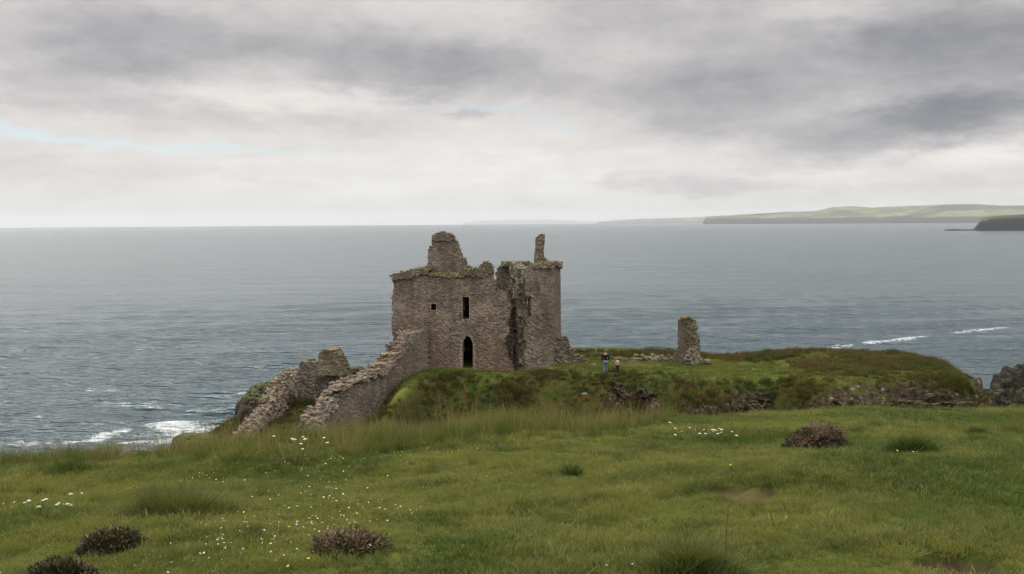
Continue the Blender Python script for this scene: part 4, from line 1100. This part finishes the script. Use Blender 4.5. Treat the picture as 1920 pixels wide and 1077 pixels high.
def leaf_dome(name, parent, n, rx, ry, h, mt, seed, size, shell=0.35, up=False):
    """many small leaf or bloom faces through the outer shell of a low irregular dome"""
    rg = np.random.RandomState(seed)
    a = rg.uniform(0, 6.283, n); cz = rg.uniform(0.0 if not up else 0.35, 1.0, n); cr_ = np.sqrt(1 - cz ** 2)
    dx_, dy_ = np.cos(a) * cr_, np.sin(a) * cr_
    rad = 1 - shell * rg.uniform(0, 1, n) ** 1.5
    lump = 1 + 0.42 * fbm(dx_ * 2.4 + seed, dy_ * 2.4, cz * 2.4, oct=3, seed=seed)
    C = np.stack([dx_ * rx * rad * lump, dy_ * ry * rad * lump, cz * h * rad * lump], -1)
    o0 = np.array(parent.location)
    gz = h_all(C[:, 0] + o0[0], C[:, 1] + o0[1]) + CZ - o0[2]
    C[:, 2] += gz
    T = np.stack([dx_, dy_, cz + 0.3], -1) + rg.normal(0, 0.55, (n, 3)); T /= np.linalg.norm(T, axis=1)[:, None]
    S = np.cross(T, rg.normal(0, 1, (n, 3))); S /= np.linalg.norm(S, axis=1)[:, None]
    sz = size * rg.uniform(0.6, 1.3, n)[:, None]
    V = np.stack([C - S * sz * 0.28, C + S * sz * 0.28, C + T * sz + S * sz * 0.1, C + T * sz - S * sz * 0.1], 1).reshape(-1, 3)
    F = np.arange(4 * n).reshape(n, 4)
    o = mesh_np(name, V, F, mt, None, False, dict(h=np.tile([0, 0, 1, 1], n), rnd=np.repeat(rg.uniform(0, 1, n), 4)))
    o.parent = parent
    return o
def heather(px, py, wpx, hpx, label, seed, bloom=0.6, grp='heather bushes on the turf', dens=1.0):
    x_, y_, z_ = hit(px, py); rx = wpx / 2 / FPX * y_; h = hpx / FPX * y_ * 1.05
    r_ = empty('heather_bush', (x_, y_, z_)); tag(r_, label, 'bush', grp)
    leaf_dome('foliage', r_, int(5200 * dens), rx, rx * 0.75, h * 0.9, M['heath'], seed, 0.022 + 0.01 * rx, 0.6)
    tuft_mesh('shoots', r_, int(1700 * dens), rx * 1.45, rx * 1.2, h * 1.2, M['heath'], seed + 5, 0.0035, 0.8)
    tuft_mesh('twigs', r_, 420, rx * 0.95, rx * 0.7, h * 1.05, M['heath'], seed + 1, 0.003, 0.5)
    if bloom: leaf_dome('blossom', r_, int(3300 * bloom), rx * 0.98, rx * 0.75, h * 1.02, M['mauve'], seed + 2, 0.017, 0.22, True)
    return r_
heather(1528, 850, 122, 50, 'round heather bush with mauve bloom on the lawn right of centre', 501, 1.0)
heather(205, 1038, 120, 44, 'dark heather bush low at left between clover patches', 502, 0.12)
heather(655, 1030, 150, 30, 'loose pink heather at the bottom centre among white clover', 503, 0.22, dens=0.3)
heather(118, 1088, 120, 38, 'dark heather clump cut by the bottom edge at far left', 504, 0.05)
def tussock(px, py, wpx, hpx, label, seed, mt='tussock', n=1500, lean=1.0):
    x_, y_, z_ = hit(px, py); rx = wpx / 2 / FPX * y_ * 1.35; h = hpx / FPX * y_ * 1.15
    r_ = empty('grass_tussock', (x_, y_, z_)); tag(r_, label, 'grass tussock', 'grass tussocks on the turf')
    tuft_mesh('blades', r_, n, rx, rx * 0.7, h, M[mt], seed, 0.0048, lean)
    tuft_mesh('dry_blades', r_, n // 6, rx * 1.15, rx * 0.8, h * 1.2, M['rough'], seed + 50, 0.003, lean)
    return r_
tussock(1708, 848, 120, 42, 'dark mounded tussock with yellow flowers right of the heather bush', 521)
tussock(1832, 816, 60, 18, 'small flat dark tussock near the right brow', 522, n=600)
tussock(1072, 895, 58, 24, 'small dark grass tuft alone on the lawn in the centre', 523, n=500)
tussock(335, 968, 230, 66, 'wide shaggy green tussock mound in the left foreground', 524, 'tussock', 2800)
tussock(68, 930, 70, 30, 'small brown tussock on the lawn at far left', 525, n=700)
b_ = tussock(1290, 1085, 210, 74, 'dark tussock with red stems cut by the bottom edge', 526, n=1900)
for q in range(7): tuft_mesh('red_stem', b_, 1, 0.28, 0.12, 0.34, M['redstem'], 600 + q, 0.007, 0.15, dome=0)
tussock(840, 1075, 110, 22, 'pale grey green tuft at the bottom edge right of the pink heather', 528, 'lawn', 700)
tussock(130, 884, 210, 24, 'dark weedy clump on the left skyline against the sea', 529, n=1500, lean=0.4)
# white umbel plants
def umbel_plant(px, py, n, hpx, label, seed, spread=0.12, rr=0.019, wood=False):
    x_, y_, z_ = hit(px, py); h = hpx / FPX * y_
    r_ = empty('flowering_plant', (x_, y_, z_)); tag(r_, label, 'wildflower', 'white headed wildflowers')
    rg = np.random.RandomState(seed)
    O = np.array([x_, y_, z_])
    def tube(pts, r1):
        V = []; F = []
        for j, e_ in enumerate(pts):
            rr_ = r1 * (1 - 0.25 * j)
            for k in range(5):
                a = k * 1.2566; V.append((e_[0] + rr_ * math.cos(a), e_[1] + rr_ * math.sin(a), e_[2]))
        for j in range(len(pts) - 1):
            for k in range(5): F.append((5 * j + k, 5 * j + (k + 1) % 5, 5 * j + 5 + (k + 1) % 5, 5 * j + 5 + k))
        o = mesh_np('stem', V, F, M['stem']); o.parent = r_; return o
    def head(c, r, par):
        V = []; F = []
        b = 0; K = 9
        # domed disc of florets: one lumpy cap
        V.append((c[0], c[1], c[2] + 0.4 * r))
        for ring_, (q, hh) in enumerate(((0.4, 0.34), (0.75, 0.18), (1.0, -0.05))):
            for k in range(K):
                a = k * 6.283 / K + ring_ * 0.3; d_ = r * q * rg.uniform(0.8, 1.2)
                V.append((c[0] + d_ * math.cos(a), c[1] + d_ * math.sin(a), c[2] + r * (hh + rg.uniform(-0.12, 0.12))))
        V.append((c[0], c[1], c[2] - 0.3 * r)); L = len(V) - 1
        for k in range(K): F.append((0, 1 + k, 1 + (k + 1) % K, 1 + (k + 1) % K))
        for g_ in range(2):
            for k in range(K): F.append((1 + g_ * K + k, 1 + (g_ + 1) * K + k, 1 + (g_ + 1) * K + (k + 1) % K, 1 + g_ * K + (k + 1) % K))
        me = bpy.data.meshes.new('flower_head')
        F2 = [f if f[2] != f[3] else f[:3] for f in F] + [(L, 1 + 2 * K + (k + 1) % K, 1 + 2 * K + k) for k in range(K)]
        me.from_pydata([tuple(v) for v in V], [], F2); me.materials.append(M['white_petal'])
        o = bpy.data.objects.new('flower_head', me); COL.objects.link(o); o.parent = par
    for i in range(n):
        bx, by = rg.normal(0, spread * 0.3, 2); tx, ty = rg.normal(0, spread, 2); hh = h * rg.uniform(0.7, 1.05)
        st = tube([(bx, by, -0.02), ((bx + tx) / 2, (by + ty) / 2, hh * 0.55), (tx, ty, hh)], 0.004)
        head((tx, ty, hh), rr * rg.uniform(0.8, 1.2), st)
    tuft_mesh('leaves', r_, 160, spread * 1.3, spread * 1.1, h * 0.5, M['rough'], seed + 1, 0.005, 0.6)
    return r_
umbel_plant(545, 868, 5, 48, 'tall white umbel plant on the brow below the sloping wall', 541, 0.09)
umbel_plant(588, 866, 4, 40, 'shorter white umbel plant right of the tallest one on the brow', 542, 0.10)
umbel_plant(82, 968, 8, 34, 'cluster of white flower heads on the left lawn', 543, 0.11, 0.015)
umbel_plant(128, 962, 3, 24, 'few white flower heads just right of the white cluster at left', 544, 0.05, 0.015)
umbel_plant(1300, 822, 12, 18, 'low patch of white flowers at the brow under the bank', 545, 0.28, 0.018)
umbel_plant(1348, 822, 6, 14, 'small white flower patch right of the larger one on the brow', 546, 0.14, 0.018)
# dark dock stems on the brow
x_, y_, z_ = hit(566, 868); r_ = empty('dock_plant', (x_, y_, z_)); tag(r_, 'dark brown dock stem between the two white umbel plants', 'wildflower')
for q in range(5): tuft_mesh('stem', r_, 1, 0.05, 0.05, 0.22, M['dock'], 620 + q, 0.006, 0.15, dome=0)

# ------------------------------------------------------------------ people
def skin_mesh(name, verts, edges, radii, mt, parent, sub=2, root=0):
    me = bpy.data.meshes.new(name); me.from_pydata(verts, edges, [])
    tmp = bpy.data.objects.new(name, me); COL.objects.link(tmp)
    sm = tmp.modifiers.new('skin', 'SKIN'); sm.use_smooth_shade = True
    for i, v in enumerate(me.skin_vertices[0].data):
        r = radii[i]; v.radius = (r, r) if not hasattr(r, '__len__') else r
        v.use_root = (i == root)
    ss = tmp.modifiers.new('sub', 'SUBSURF'); ss.levels = sub; ss.render_levels = sub
    dg = bpy.context.evaluated_depsgraph_get(); dg.update()
    ev = tmp.evaluated_get(dg); me2 = bpy.data.meshes.new_from_object(ev)
    bpy.data.objects.remove(tmp); 
    me2.materials.clear(); me2.materials.append(mt)
    for p_ in me2.polygons: p_.use_smooth = True
    o = bpy.data.objects.new(name, me2); o.parent = parent; COL.objects.link(o)
    return o
def person(loc, H, face, label, mats, arms='pocket', lean=0.0, stride=0.06, hair_len=0.0):
    """face: heading in radians (0 looks away from the camera, along +Y)"""
    root = empty('person', loc); root.rotation_euler = (0, 0, face); tag(root, label, 'person')
    k = H / 1.76
    def v(x, y, z):
        return (x * k + 0.0, (y + lean * max(0, z - 0.9)) * k, z * k)
    # joints
    J = dict(pel=v(0, 0, 0.95), wst=v(0, 0.01, 1.08), chs=v(0, 0.0, 1.30), nk0=v(0, 0, 1.44), nk1=v(0, 0.01, 1.52), hd0=v(0, 0.03, 1.60), hd1=v(0, 0.03, 1.68), hd2=v(0, 0.02, 1.735))
    V = []; E = []; Rr = []; ix = {}
    def add(n, p, r, par=None):
        ix[n] = len(V); V.append(p); Rr.append(r)
        if par: E.append((ix[par], ix[n]))
    kk = k
    add('pel', J['pel'], (0.15 * kk, 0.10 * kk)); add('wst', J['wst'], (0.13 * kk, 0.09 * kk), 'pel'); add('chs', J['chs'], (0.15 * kk, 0.105 * kk), 'wst')
    add('nk0', J['nk0'], (0.085 * kk, 0.07 * kk), 'chs'); add('nk1', J['nk1'], 0.052 * kk, 'nk0'); add('hd0', J['hd0'], (0.068 * kk, 0.085 * kk), 'nk1'); add('hd1', J['hd1'], (0.075 * kk, 0.098 * kk), 'hd0'); add('hd2', J['hd2'], (0.05 * kk, 0.065 * kk), 'hd1')
    add('nose', v(0, 0.125, 1.625), 0.013 * kk, 'hd0')
    for sx, s in ((-1, 'l'), (1, 'r')):
        add('ear' + s, v(sx * 0.082, 0.02, 1.635), (0.012 * kk, 0.022 * kk), 'hd0')
        add('sh' + s, v(sx * 0.165, 0, 1.40), 0.062 * kk, 'nk0')
        if arms == 'pocket':
            el_, wr_ = v(sx * 0.265, -0.05, 1.13), v(sx * 0.185, 0.09, 0.97)
            pm_ = v(sx * 0.165, 0.12, 0.90)
        else:
            el_, wr_ = v(sx * 0.22, 0.02, 1.12), v(sx * 0.18, 0.16, 0.95); pm_ = v(sx * 0.165, 0.20, 0.88)
        add('el' + s, el_, 0.043 * kk, 'sh' + s); add('wr' + s, wr_, 0.028 * kk, 'el' + s); add('pm' + s, pm_, (0.036 * kk, 0.018 * kk), 'wr' + s)
        P0 = Vector(pm_)
        for fi, (off, L_) in enumerate(((-0.024, 0.062), (-0.008, 0.072), (0.008, 0.068), (0.024, 0.054))):
            a_ = P0 + Vector((0, off, -0.035)) * kk; b_ = a_ + Vector((-sx * 0.008, 0.006, -L_ * 0.55)) * kk; c_ = b_ + Vector((-sx * 0.018, 0.006, -L_ * 0.42)) * kk
            add('f%s%d' % (s, fi), tuple(a_), 0.0095 * kk, 'pm' + s); add('g%s%d' % (s, fi), tuple(b_), 0.008 * kk, 'f%s%d' % (s, fi)); add('h%s%d' % (s, fi), tuple(c_), 0.0065 * kk, 'g%s%d' % (s, fi))
        a_ = P0 + Vector((-sx * 0.02, 0.035, 0.01)) * kk; b_ = a_ + Vector((-sx * 0.008, 0.018, -0.035)) * kk
        add('t' + s, tuple(a_), 0.011 * kk, 'pm' + s); add('u' + s, tuple(b_), 0.008 * kk, 't' + s)
        add('hp' + s, v(sx * 0.09, 0, 0.90), 0.092 * kk, 'pel'); add('kn' + s, v(sx * 0.105, 0.015 + sx * stride * 0.5, 0.50), 0.058 * kk, 'hp' + s); add('cf' + s, v(sx * 0.11, -0.02 + sx * stride * 0.8, 0.33), 0.056 * kk, 'kn' + s)
        add('an' + s, v(sx * 0.115, -0.02 + sx * stride, 0.09), 0.036 * kk, 'cf' + s); add('to' + s, v(sx * 0.13, 0.13 + sx * stride, 0.035), 0.03 * kk, 'an' + s)
    skin_mesh('body', V, E, Rr, mats['skin'], root)
    def sub(name, names, grow, mt, rootn, extra=()):
        W_ = []; EE = []; RR = []; mp = {}
        for n in names:
            mp[n] = len(W_); W_.append(V[ix[n]]); r = Rr[ix[n]]; r = r if hasattr(r, '__len__') else (r, r); RR.append((r[0] + grow * kk, r[1] + grow * kk))
        for a, b in E:
            na_ = [n for n, i in ix.items() if i == a][0]; nb_ = [n for n, i in ix.items() if i == b][0]
            if na_ in mp and nb_ in mp: EE.append((mp[na_], mp[nb_]))
        for (n, p_, r_, par) in extra: mp[n] = len(W_); W_.append(p_); RR.append((r_, r_)); EE.append((mp[par], mp[n]))
        return skin_mesh(name, W_, EE, RR, mt, root, root=mp[rootn])
    sub('jacket', ['pel', 'wst', 'chs', 'nk0', 'shl', 'ell', 'wrl', 'shr', 'elr', 'wrr'], 0.022, mats['top'], 'pel')
    sub('trousers', ['pel', 'hpl', 'knl', 'cfl', 'anl', 'hpr', 'knr', 'cfr', 'anr'], 0.014, mats['legs'], 'pel')
    for s, sx in (('l', -1), ('r', 1)):
        sh = skin_mesh('shoe', [v(sx * 0.113, -0.055 + sx * stride, 0.045), v(sx * 0.12, 0.04 + sx * stride, 0.045), v(sx * 0.133, 0.15 + sx * stride, 0.035)], [(0, 1), (1, 2)], [(0.045 * kk, 0.045 * kk), (0.05 * kk, 0.045 * kk), (0.045 * kk, 0.032 * kk)], mats['shoe'], root)
    # hair cap
    hv = [v(0, -0.045, 1.60 - hair_len), v(0, -0.02, 1.67), v(0, 0.0, 1.72)]
    skin_mesh('hair', hv, [(0, 1), (1, 2)], [(0.080 * kk, 0.07 * kk), (0.096 * kk, 0.10 * kk), (0.084 * kk, 0.095 * kk)], mats['hair'], root)
    return root
skinm = plain('skin', (0.42, 0.25, 0.19), 0.6, 0.08, 10)
x_, y_, z_ = hit(1135, 702, 60, 80)
person((x_, y_, z_), 1.78, R(8), 'standing adult in dark navy jacket and light blue jeans on the headland', dict(skin=skinm, top=plain('navy_cloth', (0.012, 0.012, 0.024), 0.9), legs=plain('pale_denim', (0.12, 0.165, 0.20), 0.9), shoe=plain('dark_shoe', (0.03, 0.03, 0.03)), hair=plain('auburn_hair', (0.09, 0.03, 0.03), 0.7)), 'pocket')
x_, y_, z_ = hit(1158, 702, 60, 80)
person((x_, y_, z_), 1.20, R(28), 'child in pale pink top and black trousers beside the adult', dict(skin=skinm, top=plain('pink_cloth', (0.46, 0.29, 0.24), 0.9), legs=plain('black_cloth', (0.012, 0.012, 0.018), 0.9), shoe=plain('pale_shoe', (0.4, 0.36, 0.3)), hair=plain('dark_hair', (0.05, 0.035, 0.02), 0.7)), 'front', lean=0.06, hair_len=0.05, stride=0.12)

# ------------------------------------------------------------------ haze
def build_haze():
    bm = bmesh.new(); bmesh.ops.create_cube(bm, size=1.0)
    me = bpy.data.meshes.new('haze'); bm.to_mesh(me); bm.free()
    o = bpy.data.objects.new('haze', me); COL.objects.link(o)
    z0, z1 = -95.0, 460.0
    o.scale = (110000, 110000, z1 - z0); o.location = (0, 0, (z0 + z1) / 2)
    m = bpy.data.materials.new('sea_haze'); m.use_nodes = True; n = m.node_tree.nodes; n.clear()
    pv = n.new('ShaderNodeVolumePrincipled'); pv.inputs['Color'].default_value = (0.76, 0.79, 0.83, 1); pv.inputs['Density'].default_value = 3.6e-5; pv.inputs['Anisotropy'].default_value = 0.35
    ou = n.new('ShaderNodeOutputMaterial'); m.node_tree.links.new(pv.outputs[0], ou.inputs['Volume'])
    me.materials.append(m); tag(o, 'pale sea haze veiling the far coast', 'haze', kind='stuff')
build_haze()
